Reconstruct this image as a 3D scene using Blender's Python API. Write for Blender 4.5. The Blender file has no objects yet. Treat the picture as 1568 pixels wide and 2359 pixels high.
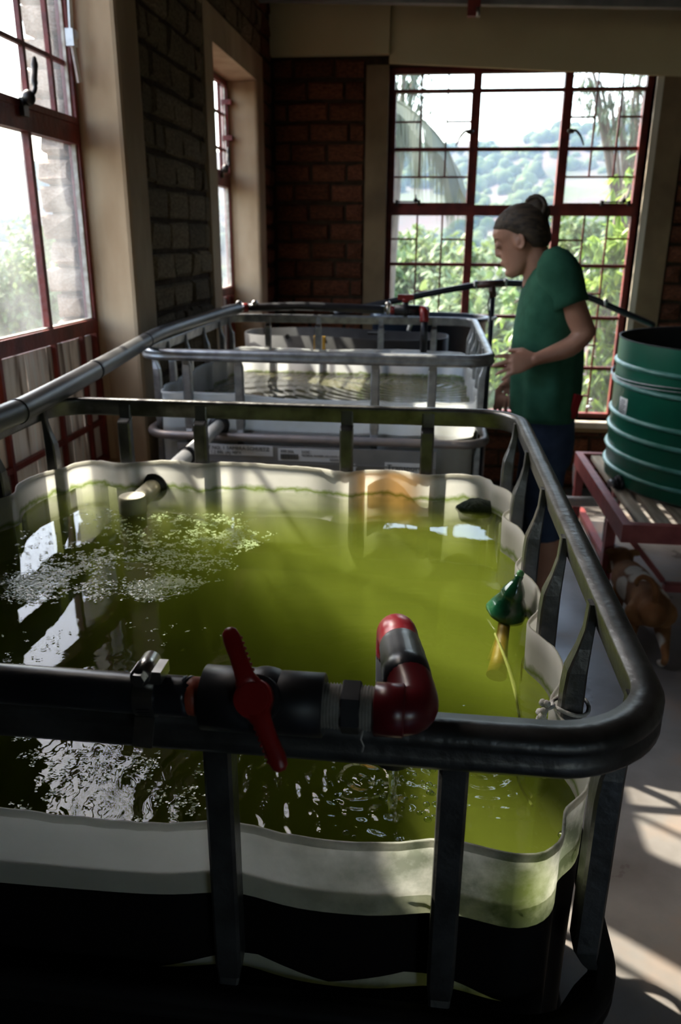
import bpy, bmesh, math, random
from mathutils import Vector, Matrix, noise
from math import sin, cos, pi, radians, sqrt, atan2

random.seed(7)
sc = bpy.context.scene
COL = sc.collection

# ------------------------------------------------------------------ camera
PITCH, YAW, ROLL, EYE = radians(19.3), radians(6.44), radians(0.42), 1.5
FPX, PW, PH = 1807.0, 1568.0, 2359.0
ROT = Matrix.Rotation(YAW, 3, 'Z') @ Matrix.Rotation(pi/2-PITCH, 3, 'X') @ Matrix.Rotation(ROLL, 3, 'Z')
cam_data = bpy.data.cameras.new('camera')
cam = bpy.data.objects.new('camera', cam_data); COL.objects.link(cam)
cam.matrix_world = Matrix.Translation((0, 0, EYE)) @ ROT.to_4x4()
cam_data.sensor_fit = 'VERTICAL'; cam_data.sensor_height = 23.5
cam_data.lens = 23.5*FPX/PH
cam_data.clip_start = 0.02; cam_data.clip_end = 3000
cam_data.dof.use_dof = True
cam_data.dof.focus_distance = 0.80
cam_data.dof.aperture_fstop = 5.6
sc.camera = cam

# ------------------------------------------------------------------ sky, sun, exposure
SUN_DIR = Vector((-0.823, 0.568, 0.0)).normalized()      # towards the sun, on the plan
SUN_EL = radians(51.5)
world = bpy.data.worlds.new('sky'); sc.world = world
world.use_nodes = True
wn = world.node_tree.nodes; wl = world.node_tree.links
wn.clear()
sky = wn.new('ShaderNodeTexSky'); sky.sky_type = 'NISHITA'; sky.sun_disc = False
sky.sun_elevation = SUN_EL
sky.sun_rotation = atan2(SUN_DIR.x, SUN_DIR.y)
sky.dust_density = 3.0; sky.air_density = 1.2
bg = wn.new('ShaderNodeBackground'); bg.inputs[1].default_value = 1.0
wo = wn.new('ShaderNodeOutputWorld')
wl.new(sky.outputs[0], bg.inputs[0]); wl.new(bg.outputs[0], wo.inputs[0])

sd = bpy.data.lights.new('sun', 'SUN'); sd.energy = 10.0; sd.angle = radians(0.53); sd.color = (1.0, 0.93, 0.80)
so = bpy.data.objects.new('sun', sd); COL.objects.link(so)
tos = Vector((SUN_DIR.x*cos(SUN_EL), SUN_DIR.y*cos(SUN_EL), sin(SUN_EL)))
so.rotation_euler = tos.to_track_quat('Z', 'Y').to_euler()
so.location = (-6, 8, 9)

sc.view_settings.view_transform = 'Standard'
sc.view_settings.look = 'None'
sc.view_settings.exposure = 0.45
sc.view_settings.gamma = 1.0
sc.view_settings.use_curve_mapping = False
sc.cycles.max_bounces = 10
sc.cycles.diffuse_bounces = 4
sc.cycles.glossy_bounces = 4
sc.cycles.transmission_bounces = 6
sc.cycles.transparent_max_bounces = 24
sc.cycles.volume_bounces = 1
sc.cycles.use_denoising = True
sc.cycles.caustics_reflective = False
sc.cycles.caustics_refractive = False
sc.cycles.sample_clamp_indirect = 6.0

# ------------------------------------------------------------------ measuring helpers
EYEV = Vector((0, 0, EYE))
def ray(px, py): return ROT @ Vector(((px-PW/2)/FPX, -(py-PH/2)/FPX, -1))
def at_y(px, py, Y):
    r = ray(px, py); return EYEV + r*(Y/r.y)
def at_z(px, py, Z):
    r = ray(px, py); return EYEV + r*((Z-EYE)/r.z)
def at_x(px, py, X):
    r = ray(px, py); return EYEV + r*(X/r.x)

# ------------------------------------------------------------------ materials
MATS = {}
def new_mat(name):
    m = bpy.data.materials.new(name); m.use_nodes = True
    m.node_tree.nodes.clear(); MATS[name] = m
    return m, m.node_tree.nodes, m.node_tree.links
def N(ns, t, **kw):
    n = ns.new(t)
    for k, v in kw.items():
        if k in ('operation', 'blend_type', 'data_type', 'wave_type', 'distribution', 'feature', 'bands_direction', 'noise_dimensions'): setattr(n, k, v)
    return n
def ramp(ns, stops):
    r = ns.new('ShaderNodeValToRGB'); e = r.color_ramp.elements
    while len(e) < len(stops): e.new(0.5)
    for i, (p, c) in enumerate(stops):
        e[i].position = p; e[i].color = (c[0], c[1], c[2], 1)
    return r
def pmat(name, c1, c2=None, rough=0.6, metal=0.0, scale=8, detail=4, stretch=(1, 1, 1), bump=0.0, bscale=None, random_tint=0.0,
         spec=0.5, translucent=0.0, c3=None, coords='Object', lo=0.35, hi=0.65, coat=0.0, subsurface=0.0):
    """principled surface whose colour wanders between c1 and c2 with a noise; optional bump, per-object tint and translucency"""
    m, ns, ls = new_mat(name)
    out = ns.new('ShaderNodeOutputMaterial'); b = ns.new('ShaderNodeBsdfPrincipled')
    b.inputs['Roughness'].default_value = rough; b.inputs['Metallic'].default_value = metal
    b.inputs['Specular IOR Level'].default_value = spec
    if coat: b.inputs['Coat Weight'].default_value = coat
    tc = ns.new('ShaderNodeTexCoord'); mp = ns.new('ShaderNodeMapping'); mp.inputs['Scale'].default_value = stretch
    ls.new(tc.outputs[coords], mp.inputs[0])
    vec = mp.outputs[0]
    if random_tint:
        oi = ns.new('ShaderNodeObjectInfo'); vm = ns.new('ShaderNodeVectorMath'); vm.operation = 'ADD'
        cx = ns.new('ShaderNodeMath'); cx.operation = 'MULTIPLY'; cx.inputs[1].default_value = 37.0
        ls.new(oi.outputs['Random'], cx.inputs[0]); ls.new(mp.outputs[0], vm.inputs[0]); ls.new(cx.outputs[0], vm.inputs[1])
        vec = vm.outputs[0]
    nz = ns.new('ShaderNodeTexNoise'); nz.inputs['Scale'].default_value = scale; nz.inputs['Detail'].default_value = detail
    ls.new(vec, nz.inputs['Vector'])
    c2 = c2 or c1
    st = [(lo, c1), (hi, c2)] if c3 is None else [(lo, c1), ((lo+hi)/2, c2), (hi, c3)]
    r = ramp(ns, st); ls.new(nz.outputs[0], r.inputs[0])
    colr = r.outputs[0]
    if random_tint:
        hs = ns.new('ShaderNodeHueSaturation')
        mr = ns.new('ShaderNodeMapRange'); mr.inputs[3].default_value = 1-random_tint; mr.inputs[4].default_value = 1+random_tint
        ls.new(oi.outputs['Random'], mr.inputs[0]); ls.new(mr.outputs[0], hs.inputs['Value']); ls.new(colr, hs.inputs['Color'])
        colr = hs.outputs[0]
    ls.new(colr, b.inputs['Base Color'])
    if bump:
        nb = ns.new('ShaderNodeTexNoise'); nb.inputs['Scale'].default_value = bscale or scale*3; nb.inputs['Detail'].default_value = 5
        ls.new(vec, nb.inputs['Vector'])
        bp = ns.new('ShaderNodeBump'); bp.inputs['Strength'].default_value = bump; bp.inputs['Distance'].default_value = 0.01
        ls.new(nb.outputs[0], bp.inputs['Height']); ls.new(bp.outputs[0], b.inputs['Normal'])
    sh = b.outputs[0]
    if translucent:
        t = ns.new('ShaderNodeBsdfTranslucent'); ls.new(colr, t.inputs[0])
        mx = ns.new('ShaderNodeMixShader'); mx.inputs[0].default_value = translucent
        ls.new(sh, mx.inputs[1]); ls.new(t.outputs[0], mx.inputs[2]); sh = mx.outputs[0]
    ls.new(sh, out.inputs[0])
    return m

M_brick_red = pmat('red_brick', (0.07, 0.024, 0.013), (0.15, 0.052, 0.024), rough=0.9, scale=9, bump=0.5, random_tint=0.35, spec=0.2)
M_brick_grey = pmat('grey_washed_brick', (0.095, 0.068, 0.040), (0.19, 0.14, 0.085), rough=0.95, scale=10, bump=0.7, random_tint=0.3, spec=0.15)
M_brick_out = pmat('weathered_outdoor_brick', (0.30, 0.19, 0.13), (0.48, 0.36, 0.27), rough=0.95, scale=12, bump=0.8, random_tint=0.3, spec=0.15)
M_mortar = pmat('mortar', (0.030, 0.018, 0.011), (0.055, 0.036, 0.022), rough=1.0, scale=20, bump=0.5, spec=0.1)
M_plaster = pmat('beige_plaster', (0.26, 0.175, 0.10), (0.44, 0.33, 0.21), rough=0.85, scale=3.5, detail=6, bump=0.25, bscale=25, spec=0.2, stretch=(1, 1, 0.5))
M_plaster_brown = pmat('brown_plaster', (0.15, 0.10, 0.055), (0.24, 0.165, 0.09), rough=0.85, scale=4, detail=6, bump=0.25, bscale=25, spec=0.2)
M_cream = pmat('cream_paint', (0.50, 0.41, 0.24), (0.58, 0.49, 0.30), rough=0.8, scale=2, detail=5, bump=0.06, bscale=20, spec=0.2)
M_jamb = pmat('white_jamb', (0.75, 0.68, 0.55), (0.55, 0.46, 0.34), rough=0.8, scale=6, stretch=(1, 1, 0.3), bump=0.1)
M_redsteel = pmat('red_oxide_window_steel', (0.10, 0.010, 0.008), (0.20, 0.024, 0.015), rough=0.5, scale=14, detail=6, bump=0.25, bscale=60)
M_redstand = pmat('red_painted_stand_steel', (0.22, 0.035, 0.035), (0.33, 0.07, 0.06), rough=0.45, scale=12, bump=0.1)
M_edge = pmat('off_white_edge', (0.75, 0.70, 0.60), (0.45, 0.38, 0.3), rough=0.8, scale=40)
M_roof = pmat('dark_roof', (0.035, 0.03, 0.025), (0.06, 0.05, 0.04), rough=0.9, scale=3)
M_greywall = pmat('grey_rear_plaster', (0.16, 0.14, 0.11), (0.22, 0.2, 0.16), rough=0.9, scale=3)
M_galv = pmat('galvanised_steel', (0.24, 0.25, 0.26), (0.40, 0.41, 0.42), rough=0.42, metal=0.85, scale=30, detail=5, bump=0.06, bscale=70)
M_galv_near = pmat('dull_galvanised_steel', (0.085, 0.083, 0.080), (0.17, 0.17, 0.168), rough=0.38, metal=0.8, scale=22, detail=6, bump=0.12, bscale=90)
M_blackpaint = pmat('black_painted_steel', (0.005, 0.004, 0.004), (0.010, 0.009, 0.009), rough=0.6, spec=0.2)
M_galvmid = pmat('rusty_galvanised_rail', (0.26, 0.24, 0.24), (0.36, 0.30, 0.27), rough=0.5, metal=0.6, scale=18, detail=6)
M_plate = pmat('grey_metal_plate', (0.20, 0.20, 0.20), (0.30, 0.29, 0.28), rough=0.5, metal=0.4, scale=7)
M_blackpipe = pmat('black_polythene', (0.012, 0.013, 0.017), (0.022, 0.023, 0.028), rough=0.30, scale=20, bump=0.03)
M_greypipe = pmat('dusty_grey_black_pipe', (0.035, 0.036, 0.038), (0.16, 0.155, 0.15), rough=0.4, scale=9, detail=6, stretch=(1, 0.3, 1))
M_blackmatt = pmat('matt_black_plastic', (0.01, 0.01, 0.012), (0.02, 0.02, 0.024), rough=0.45, scale=30, bump=0.02)
M_red = pmat('red_plastic', (0.24, 0.007, 0.007), (0.34, 0.014, 0.012), rough=0.35, scale=12, spec=0.6)
M_maroon = pmat('dark_red_plastic', (0.11, 0.006, 0.011), (0.16, 0.010, 0.016), rough=0.28, scale=12, spec=0.6)
M_redor = pmat('brick_red_adaptor', (0.26, 0.035, 0.018), (0.36, 0.06, 0.03), rough=0.4, scale=12)
M_stainless = pmat('stainless_clamp', (0.38, 0.36, 0.33), (0.55, 0.53, 0.5), rough=0.3, metal=1.0, scale=40)
M_thread = pmat('grey_thread', (0.20, 0.19, 0.17), (0.33, 0.31, 0.28), rough=0.7, scale=60)
M_white = pmat('white_plastic', (0.62, 0.62, 0.58), (0.78, 0.77, 0.72), rough=0.4, scale=12)
M_stain = pmat('stained_white_pvc', (0.50, 0.46, 0.30), (0.74, 0.72, 0.58), rough=0.45, scale=16, detail=6)
M_green = pmat('dark_green_painted_tank', (0.006, 0.115, 0.070), (0.010, 0.155, 0.092), rough=0.34, scale=5, spec=0.55, coat=0.15)
M_ring = pmat('pale_green_ring', (0.05, 0.25, 0.20), (0.16, 0.40, 0.36), rough=0.35, scale=14)  # ribs paler and bluer than the tank wall
M_inside = pmat('black_liner', (0.006, 0.006, 0.006), (0.012, 0.012, 0.012), rough=0.7)
M_sheet = pmat('black_sheet', (0.007, 0.0075, 0.009), (0.022, 0.023, 0.025), rough=0.65, scale=14, detail=8, lo=0.45, hi=0.75)
M_yellow = pmat('yellow_strap', (0.55, 0.30, 0.02), (0.70, 0.40, 0.04), rough=0.5)
M_blue = pmat('dark_blue_tub', (0.012, 0.02, 0.035), (0.02, 0.03, 0.05), rough=0.4)
M_wood = pmat('weathered_board', (0.22, 0.16, 0.12), (0.85, 0.78, 0.70), rough=0.9, scale=5, detail=8, stretch=(6, 6, 0.55), bump=0.6, bscale=20, random_tint=0.2, c3=(0.95, 0.90, 0.85), lo=0.33, hi=0.66)
M_slat = pmat('grey_slat_wood', (0.22, 0.18, 0.13), (0.40, 0.34, 0.26), rough=0.9, scale=6, stretch=(6, 0.7, 6), bump=0.4, random_tint=0.2)
M_skin = pmat('skin', (0.40, 0.19, 0.12), (0.46, 0.235, 0.155), rough=0.5, scale=14)
M_hair = pmat('brown_blond_hair', (0.022, 0.014, 0.008), (0.085, 0.055, 0.032), rough=0.65, scale=16, stretch=(1, 5, 5), detail=6, bump=0.5, bscale=30)
M_shirt = pmat('green_jersey', (0.022, 0.090, 0.052), (0.030, 0.115, 0.068), rough=0.9, scale=20, spec=0.2, bump=0.15, bscale=60)
M_jeans = pmat('blue_denim', (0.020, 0.032, 0.065), (0.045, 0.065, 0.115), rough=0.9, scale=9, detail=7, spec=0.2, bump=0.2, bscale=80)
M_paper = pmat('white_label', (0.62, 0.62, 0.60), (0.72, 0.72, 0.70), rough=0.6)
M_ink = pmat('black_ink', (0.03, 0.03, 0.035), rough=0.7)
M_inkred = pmat('red_ink', (0.45, 0.10, 0.06), rough=0.7)
M_rope = pmat('white_cord', (0.55, 0.53, 0.50), (0.72, 0.70, 0.66), rough=0.9, scale=60, bump=0.4)
M_cord = pmat('algae_cord', (0.22, 0.24, 0.06), (0.34, 0.35, 0.12), rough=0.9)
M_orn = pmat('glazed_dark_green', (0.005, 0.045, 0.022), (0.02, 0.12, 0.05), rough=0.12, scale=18, spec=0.8)
M_orntrunk = pmat('yellow_brown_trunk', (0.20, 0.11, 0.010), (0.38, 0.24, 0.03), rough=0.5, scale=20)
M_sponge = pmat('dark_sponge', (0.02, 0.032, 0.028), (0.05, 0.065, 0.05), rough=1.0, scale=40, bump=0.8)
M_duck = pmat('duckweed_green', (0.27, 0.36, 0.16), (0.42, 0.50, 0.26), rough=0.22, scale=30, spec=1.0, translucent=0.25)
M_algae = pmat('green_algae', (0.10, 0.18, 0.03), (0.20, 0.30, 0.07), rough=0.9, scale=50)
M_bark = pmat('bark', (0.16, 0.12, 0.09), (0.28, 0.22, 0.17), rough=0.95, scale=8, stretch=(1, 1, 0.3))
M_leaf_bright = pmat('bright_leaf', (0.12, 0.23, 0.03), (0.30, 0.40, 0.065), rough=0.35, scale=2.5, translucent=0.45)
M_leaf_dark = pmat('dull_green_leaf', (0.05, 0.085, 0.035), (0.11, 0.15, 0.06), rough=0.5, scale=1.5, translucent=0.3)
M_leaf_mid = pmat('mid_green_leaf', (0.08, 0.14, 0.04), (0.19, 0.25, 0.075), rough=0.5, scale=0.7, translucent=0.35)
M_palm = pmat('palm_leaf', (0.07, 0.09, 0.045), (0.13, 0.15, 0.08), rough=0.45, scale=2, translucent=0.3)
M_canopy = pmat('forest_canopy', (0.025, 0.045, 0.02), (0.10, 0.125, 0.045), rough=1.0, scale=0.12, detail=8, spec=0.1)
M_road = pmat('pale_road', (0.22, 0.20, 0.18), (0.26, 0.24, 0.21), rough=0.95, scale=0.5)
M_phone = pmat('red_phone_case', (0.32, 0.010, 0.015), rough=0.4)
M_hinge = pmat('zinc_window_stay', (0.48, 0.50, 0.52), (0.66, 0.67, 0.68), rough=0.4, metal=0.5, scale=30)
M_brassblack = pmat('blackened_brass', (0.02, 0.018, 0.016), (0.08, 0.07, 0.06), rough=0.35, metal=0.7, scale=20)

def make_bottle_mat(name, paint, algae_z, tint=(0.80, 0.79, 0.72), trans=0.55, label=False):
    """white translucent polyethylene; optional black brush paint low on its front, algae at the waterline"""
    m, ns, ls = new_mat(name)
    out = ns.new('ShaderNodeOutputMaterial')
    tc = ns.new('ShaderNodeTexCoord'); sx = ns.new('ShaderNodeSeparateXYZ'); ls.new(tc.outputs['Object'], sx.inputs[0])
    nz = ns.new('ShaderNodeTexNoise'); nz.inputs['Scale'].default_value = 9; nz.inputs['Detail'].default_value = 5
    ls.new(tc.outputs['Object'], nz.inputs['Vector'])
    r = ramp(ns, [(0.3, (tint[0]*0.86, tint[1]*0.85, tint[2]*0.82)), (0.6, tint)]); ls.new(nz.outputs[0], r.inputs[0])
    # algae belt near the waterline, inside stains
    def band(zc, w, nscale, amp):
        n2 = ns.new('ShaderNodeTexNoise'); n2.inputs['Scale'].default_value = nscale; n2.inputs['Detail'].default_value = 7
        ls.new(tc.outputs['Object'], n2.inputs['Vector'])
        ad = ns.new('ShaderNodeMath'); ad.operation = 'MULTIPLY_ADD'; ad.inputs[1].default_value = amp; ad.inputs[2].default_value = -zc-amp*0.5
        ls.new(n2.outputs[0], ad.inputs[0])
        s = ns.new('ShaderNodeMath'); s.operation = 'ADD'; ls.new(ad.outputs[0], s.inputs[0]); ls.new(sx.outputs[2], s.inputs[1])
        a = ns.new('ShaderNodeMath'); a.operation = 'ABSOLUTE'; ls.new(s.outputs[0], a.inputs[0])
        mr = ns.new('ShaderNodeMapRange'); mr.inputs[1].default_value = w; mr.inputs[2].default_value = 0; mr.inputs[3].default_value = 0; mr.inputs[4].default_value = 1
        ls.new(a.outputs[0], mr.inputs[0]); return mr.outputs[0]
    bd = band(algae_z, 0.009, 30, 0.03)
    geo = ns.new('ShaderNodeNewGeometry')
    bdi = ns.new('ShaderNodeMath'); bdi.operation = 'MULTIPLY'; ls.new(bd, bdi.inputs[0]); ls.new(geo.outputs['Backfacing'], bdi.inputs[1]); bd = bdi.outputs[0]
    mx = ns.new('ShaderNodeMix'); mx.data_type = 'RGBA'
    ls.new(bd, mx.inputs[0]); ls.new(r.outputs[0], mx.inputs[6]); mx.inputs[7].default_value = (0.22, 0.30, 0.06, 1)
    colr = mx.outputs[2]
    # underwater film of algae
    uw = ns.new('ShaderNodeMapRange'); uw.inputs[1].default_value = algae_z-0.01; uw.inputs[2].default_value = algae_z-0.30
    ls.new(sx.outputs[2], uw.inputs[0])
    mu = ns.new('ShaderNodeMix'); mu.data_type = 'RGBA'; uwi = ns.new('ShaderNodeMath'); uwi.operation = 'MULTIPLY'; ls.new(uw.outputs[0], uwi.inputs[0]); ls.new(geo.outputs['Backfacing'], uwi.inputs[1]); ls.new(uwi.outputs[0], mu.inputs[0]); ls.new(colr, mu.inputs[6])
    mu.inputs[7].default_value = (0.48, 0.50, 0.12, 1); colr = mu.outputs[2]
    if paint:   # mottled green-grey algae film, showing through the front right of the bottle
        n3 = ns.new('ShaderNodeTexNoise'); n3.inputs['Scale'].default_value = 15; n3.inputs['Detail'].default_value = 7; n3.inputs['Roughness'].default_value = 0.62
        ls.new(tc.outputs['Object'], n3.inputs['Vector'])
        rr = ramp(ns, [(0.40, (0, 0, 0)), (0.62, (1, 1, 1))]); ls.new(n3.outputs[0], rr.inputs[0])
        xm = ns.new('ShaderNodeMapRange'); xm.inputs[1].default_value = -0.16; xm.inputs[2].default_value = 0.03; xm.inputs[4].default_value = 0.9
        ls.new(sx.outputs[0], xm.inputs[0])
        ym = ns.new('ShaderNodeMath'); ym.operation = 'LESS_THAN'; ym.inputs[1].default_value = 0.62; ls.new(sx.outputs[1], ym.inputs[0])
        k = ns.new('ShaderNodeMath'); k.operation = 'MULTIPLY'; ls.new(rr.outputs[0], k.inputs[0]); ls.new(xm.outputs[0], k.inputs[1])
        k2 = ns.new('ShaderNodeMath'); k2.operation = 'MULTIPLY'; ls.new(k.outputs[0], k2.inputs[0]); ls.new(ym.outputs[0], k2.inputs[1])
        m3 = ns.new('ShaderNodeMix'); m3.data_type = 'RGBA'; ls.new(k2.outputs[0], m3.inputs[0]); ls.new(colr, m3.inputs[6])
        m3.inputs[7].default_value = (0.10, 0.13, 0.07, 1); colr = m3.outputs[2]
        # one strong green patch
        vd = ns.new('ShaderNodeVectorMath'); vd.operation = 'DISTANCE'; ls.new(tc.outputs['Object'], vd.inputs[0]); vd.inputs[1].default_value = (0.098, 0.505, 1.0)
        pm = ns.new('ShaderNodeMapRange'); pm.inputs[1].default_value = 0.045; pm.inputs[2].default_value = 0.0; pm.inputs[3].default_value = 0; pm.inputs[4].default_value = 0.8
        ls.new(vd.outputs['Value'], pm.inputs[0])
        m4 = ns.new('ShaderNodeMix'); m4.data_type = 'RGBA'; ls.new(pm.outputs[0], m4.inputs[0]); ls.new(colr, m4.inputs[6])
        m4.inputs[7].default_value = (0.22, 0.28, 0.03, 1); colr = m4.outputs[2]
    d = ns.new('ShaderNodeBsdfPrincipled'); d.inputs['Roughness'].default_value = 0.45; ls.new(colr, d.inputs['Base Color'])
    t = ns.new('ShaderNodeBsdfTranslucent'); ls.new(colr, t.inputs[0])
    ms = ns.new('ShaderNodeMixShader'); ms.inputs[0].default_value = trans
    ls.new(d.outputs[0], ms.inputs[1]); ls.new(t.outputs[0], ms.inputs[2]); sh = ms.outputs[0]
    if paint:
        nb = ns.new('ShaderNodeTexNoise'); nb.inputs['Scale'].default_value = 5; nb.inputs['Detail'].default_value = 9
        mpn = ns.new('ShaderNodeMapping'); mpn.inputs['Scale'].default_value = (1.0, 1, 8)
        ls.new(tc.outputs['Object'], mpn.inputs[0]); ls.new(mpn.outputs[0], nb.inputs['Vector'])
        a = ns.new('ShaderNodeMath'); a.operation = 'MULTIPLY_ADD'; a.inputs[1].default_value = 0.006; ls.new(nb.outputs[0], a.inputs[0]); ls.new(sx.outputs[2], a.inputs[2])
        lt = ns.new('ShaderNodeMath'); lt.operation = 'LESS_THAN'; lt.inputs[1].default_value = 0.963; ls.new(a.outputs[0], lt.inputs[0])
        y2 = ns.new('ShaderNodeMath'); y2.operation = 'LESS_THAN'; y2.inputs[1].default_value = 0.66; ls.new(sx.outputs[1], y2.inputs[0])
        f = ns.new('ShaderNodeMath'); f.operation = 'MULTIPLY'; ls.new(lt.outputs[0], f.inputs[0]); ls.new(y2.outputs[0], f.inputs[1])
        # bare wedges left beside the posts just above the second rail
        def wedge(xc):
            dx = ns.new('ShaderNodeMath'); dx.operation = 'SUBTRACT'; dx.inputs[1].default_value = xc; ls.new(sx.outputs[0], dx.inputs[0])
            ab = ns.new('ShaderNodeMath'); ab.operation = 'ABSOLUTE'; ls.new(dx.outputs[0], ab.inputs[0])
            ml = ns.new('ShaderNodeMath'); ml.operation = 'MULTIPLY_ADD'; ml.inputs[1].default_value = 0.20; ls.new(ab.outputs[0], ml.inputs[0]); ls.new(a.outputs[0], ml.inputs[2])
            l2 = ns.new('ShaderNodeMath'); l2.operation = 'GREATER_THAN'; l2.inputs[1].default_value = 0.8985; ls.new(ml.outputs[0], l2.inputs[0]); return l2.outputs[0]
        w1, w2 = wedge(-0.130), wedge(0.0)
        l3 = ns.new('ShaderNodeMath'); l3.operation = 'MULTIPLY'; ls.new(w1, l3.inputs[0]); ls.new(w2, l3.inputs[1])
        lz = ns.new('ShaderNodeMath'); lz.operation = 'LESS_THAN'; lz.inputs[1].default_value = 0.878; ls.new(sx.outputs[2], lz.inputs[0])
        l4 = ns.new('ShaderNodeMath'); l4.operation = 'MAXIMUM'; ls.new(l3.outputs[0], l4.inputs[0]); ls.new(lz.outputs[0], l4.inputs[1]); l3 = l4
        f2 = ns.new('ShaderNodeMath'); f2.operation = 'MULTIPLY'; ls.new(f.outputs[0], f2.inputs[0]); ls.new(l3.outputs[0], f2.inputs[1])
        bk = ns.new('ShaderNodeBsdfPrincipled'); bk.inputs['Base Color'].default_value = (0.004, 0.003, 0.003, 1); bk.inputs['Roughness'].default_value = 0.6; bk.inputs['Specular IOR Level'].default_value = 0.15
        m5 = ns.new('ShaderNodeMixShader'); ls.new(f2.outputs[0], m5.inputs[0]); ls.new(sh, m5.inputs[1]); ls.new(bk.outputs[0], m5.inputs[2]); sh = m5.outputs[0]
    ls.new(sh, out.inputs[0])
    return m
M_bottle = make_bottle_mat('white_translucent_bottle_near', True, 0.990)
M_bottle2 = make_bottle_mat('white_translucent_bottle_far', False, 0.912, tint=(0.90, 0.92, 0.92), trans=0.62)

def make_floor_mat():
    m, ns, ls = new_mat('worn_concrete')
    out = ns.new('ShaderNodeOutputMaterial'); b = ns.new('ShaderNodeBsdfPrincipled')
    tc = ns.new('ShaderNodeTexCoord')
    n1 = ns.new('ShaderNodeTexNoise'); n1.inputs['Scale'].default_value = 3; n1.inputs['Detail'].default_value = 8
    ls.new(tc.outputs['Object'], n1.inputs['Vector'])
    r1 = ramp(ns, [(0.3, (0.10, 0.085, 0.075)), (0.55, (0.22, 0.20, 0.185)), (0.75, (0.34, 0.22, 0.15))]); ls.new(n1.outputs[0], r1.inputs[0])
    ls.new(r1.outputs[0], b.inputs['Base Color'])
    r2 = ramp(ns, [(0.35, (0.25,)*3), (0.65, (0.6,)*3)]); ls.new(n1.outputs[0], r2.inputs[0]); ls.new(r2.outputs[0], b.inputs['Roughness'])
    n2 = ns.new('ShaderNodeTexNoise'); n2.inputs['Scale'].default_value = 30; n2.inputs['Detail'].default_value = 6
    ls.new(tc.outputs['Object'], n2.inputs['Vector'])
    bp = ns.new('ShaderNodeBump'); bp.inputs['Strength'].default_value = 0.3; bp.inputs['Distance'].default_value = 0.004
    ls.new(n2.outputs[0], bp.inputs['Height']); ls.new(bp.outputs[0], b.inputs['Normal'])
    ls.new(b.outputs[0], out.inputs[0]); return m
M_floor = make_floor_mat()

def make_glass_mat(name, dirt):
    m, ns, ls = new_mat(name)
    out = ns.new('ShaderNodeOutputMaterial')
    tc = ns.new('ShaderNodeTexCoord')
    nz = ns.new('ShaderNodeTexNoise'); nz.inputs['Scale'].default_value = 5; nz.inputs['Detail'].default_value = 8; ls.new(tc.outputs['Object'], nz.inputs['Vector'])
    mr = ns.new('ShaderNodeMapRange'); mr.inputs[1].default_value = 0.3; mr.inputs[2].default_value = 0.75; mr.inputs[3].default_value = dirt*0.4; mr.inputs[4].default_value = dirt*1.5
    ls.new(nz.outputs[0], mr.inputs[0])
    tr = ns.new('ShaderNodeBsdfTransparent'); tr.inputs[0].default_value = (0.95, 0.97, 0.96, 1)
    gl = ns.new('ShaderNodeBsdfGlossy'); gl.inputs['Roughness'].default_value = 0.02
    fr = ns.new('ShaderNodeFresnel'); fr.inputs[0].default_value = 1.2
    mg = ns.new('ShaderNodeMixShader'); ls.new(fr.outputs[0], mg.inputs[0]); ls.new(tr.outputs[0], mg.inputs[1]); ls.new(gl.outputs[0], mg.inputs[2])
    td = ns.new('ShaderNodeBsdfTranslucent'); td.inputs[0].default_value = (0.9, 0.9, 0.88, 1)
    mm = ns.new('ShaderNodeMixShader'); ls.new(mr.outputs[0], mm.inputs[0]); ls.new(mg.outputs[0], mm.inputs[1]); ls.new(td.outputs[0], mm.inputs[2])
    ls.new(mm.outputs[0], out.inputs[0]); return m
M_glass = make_glass_mat('window_glass', 0.03)
M_glass_dirty = make_glass_mat('dusty_window_glass', 0.11)

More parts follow.
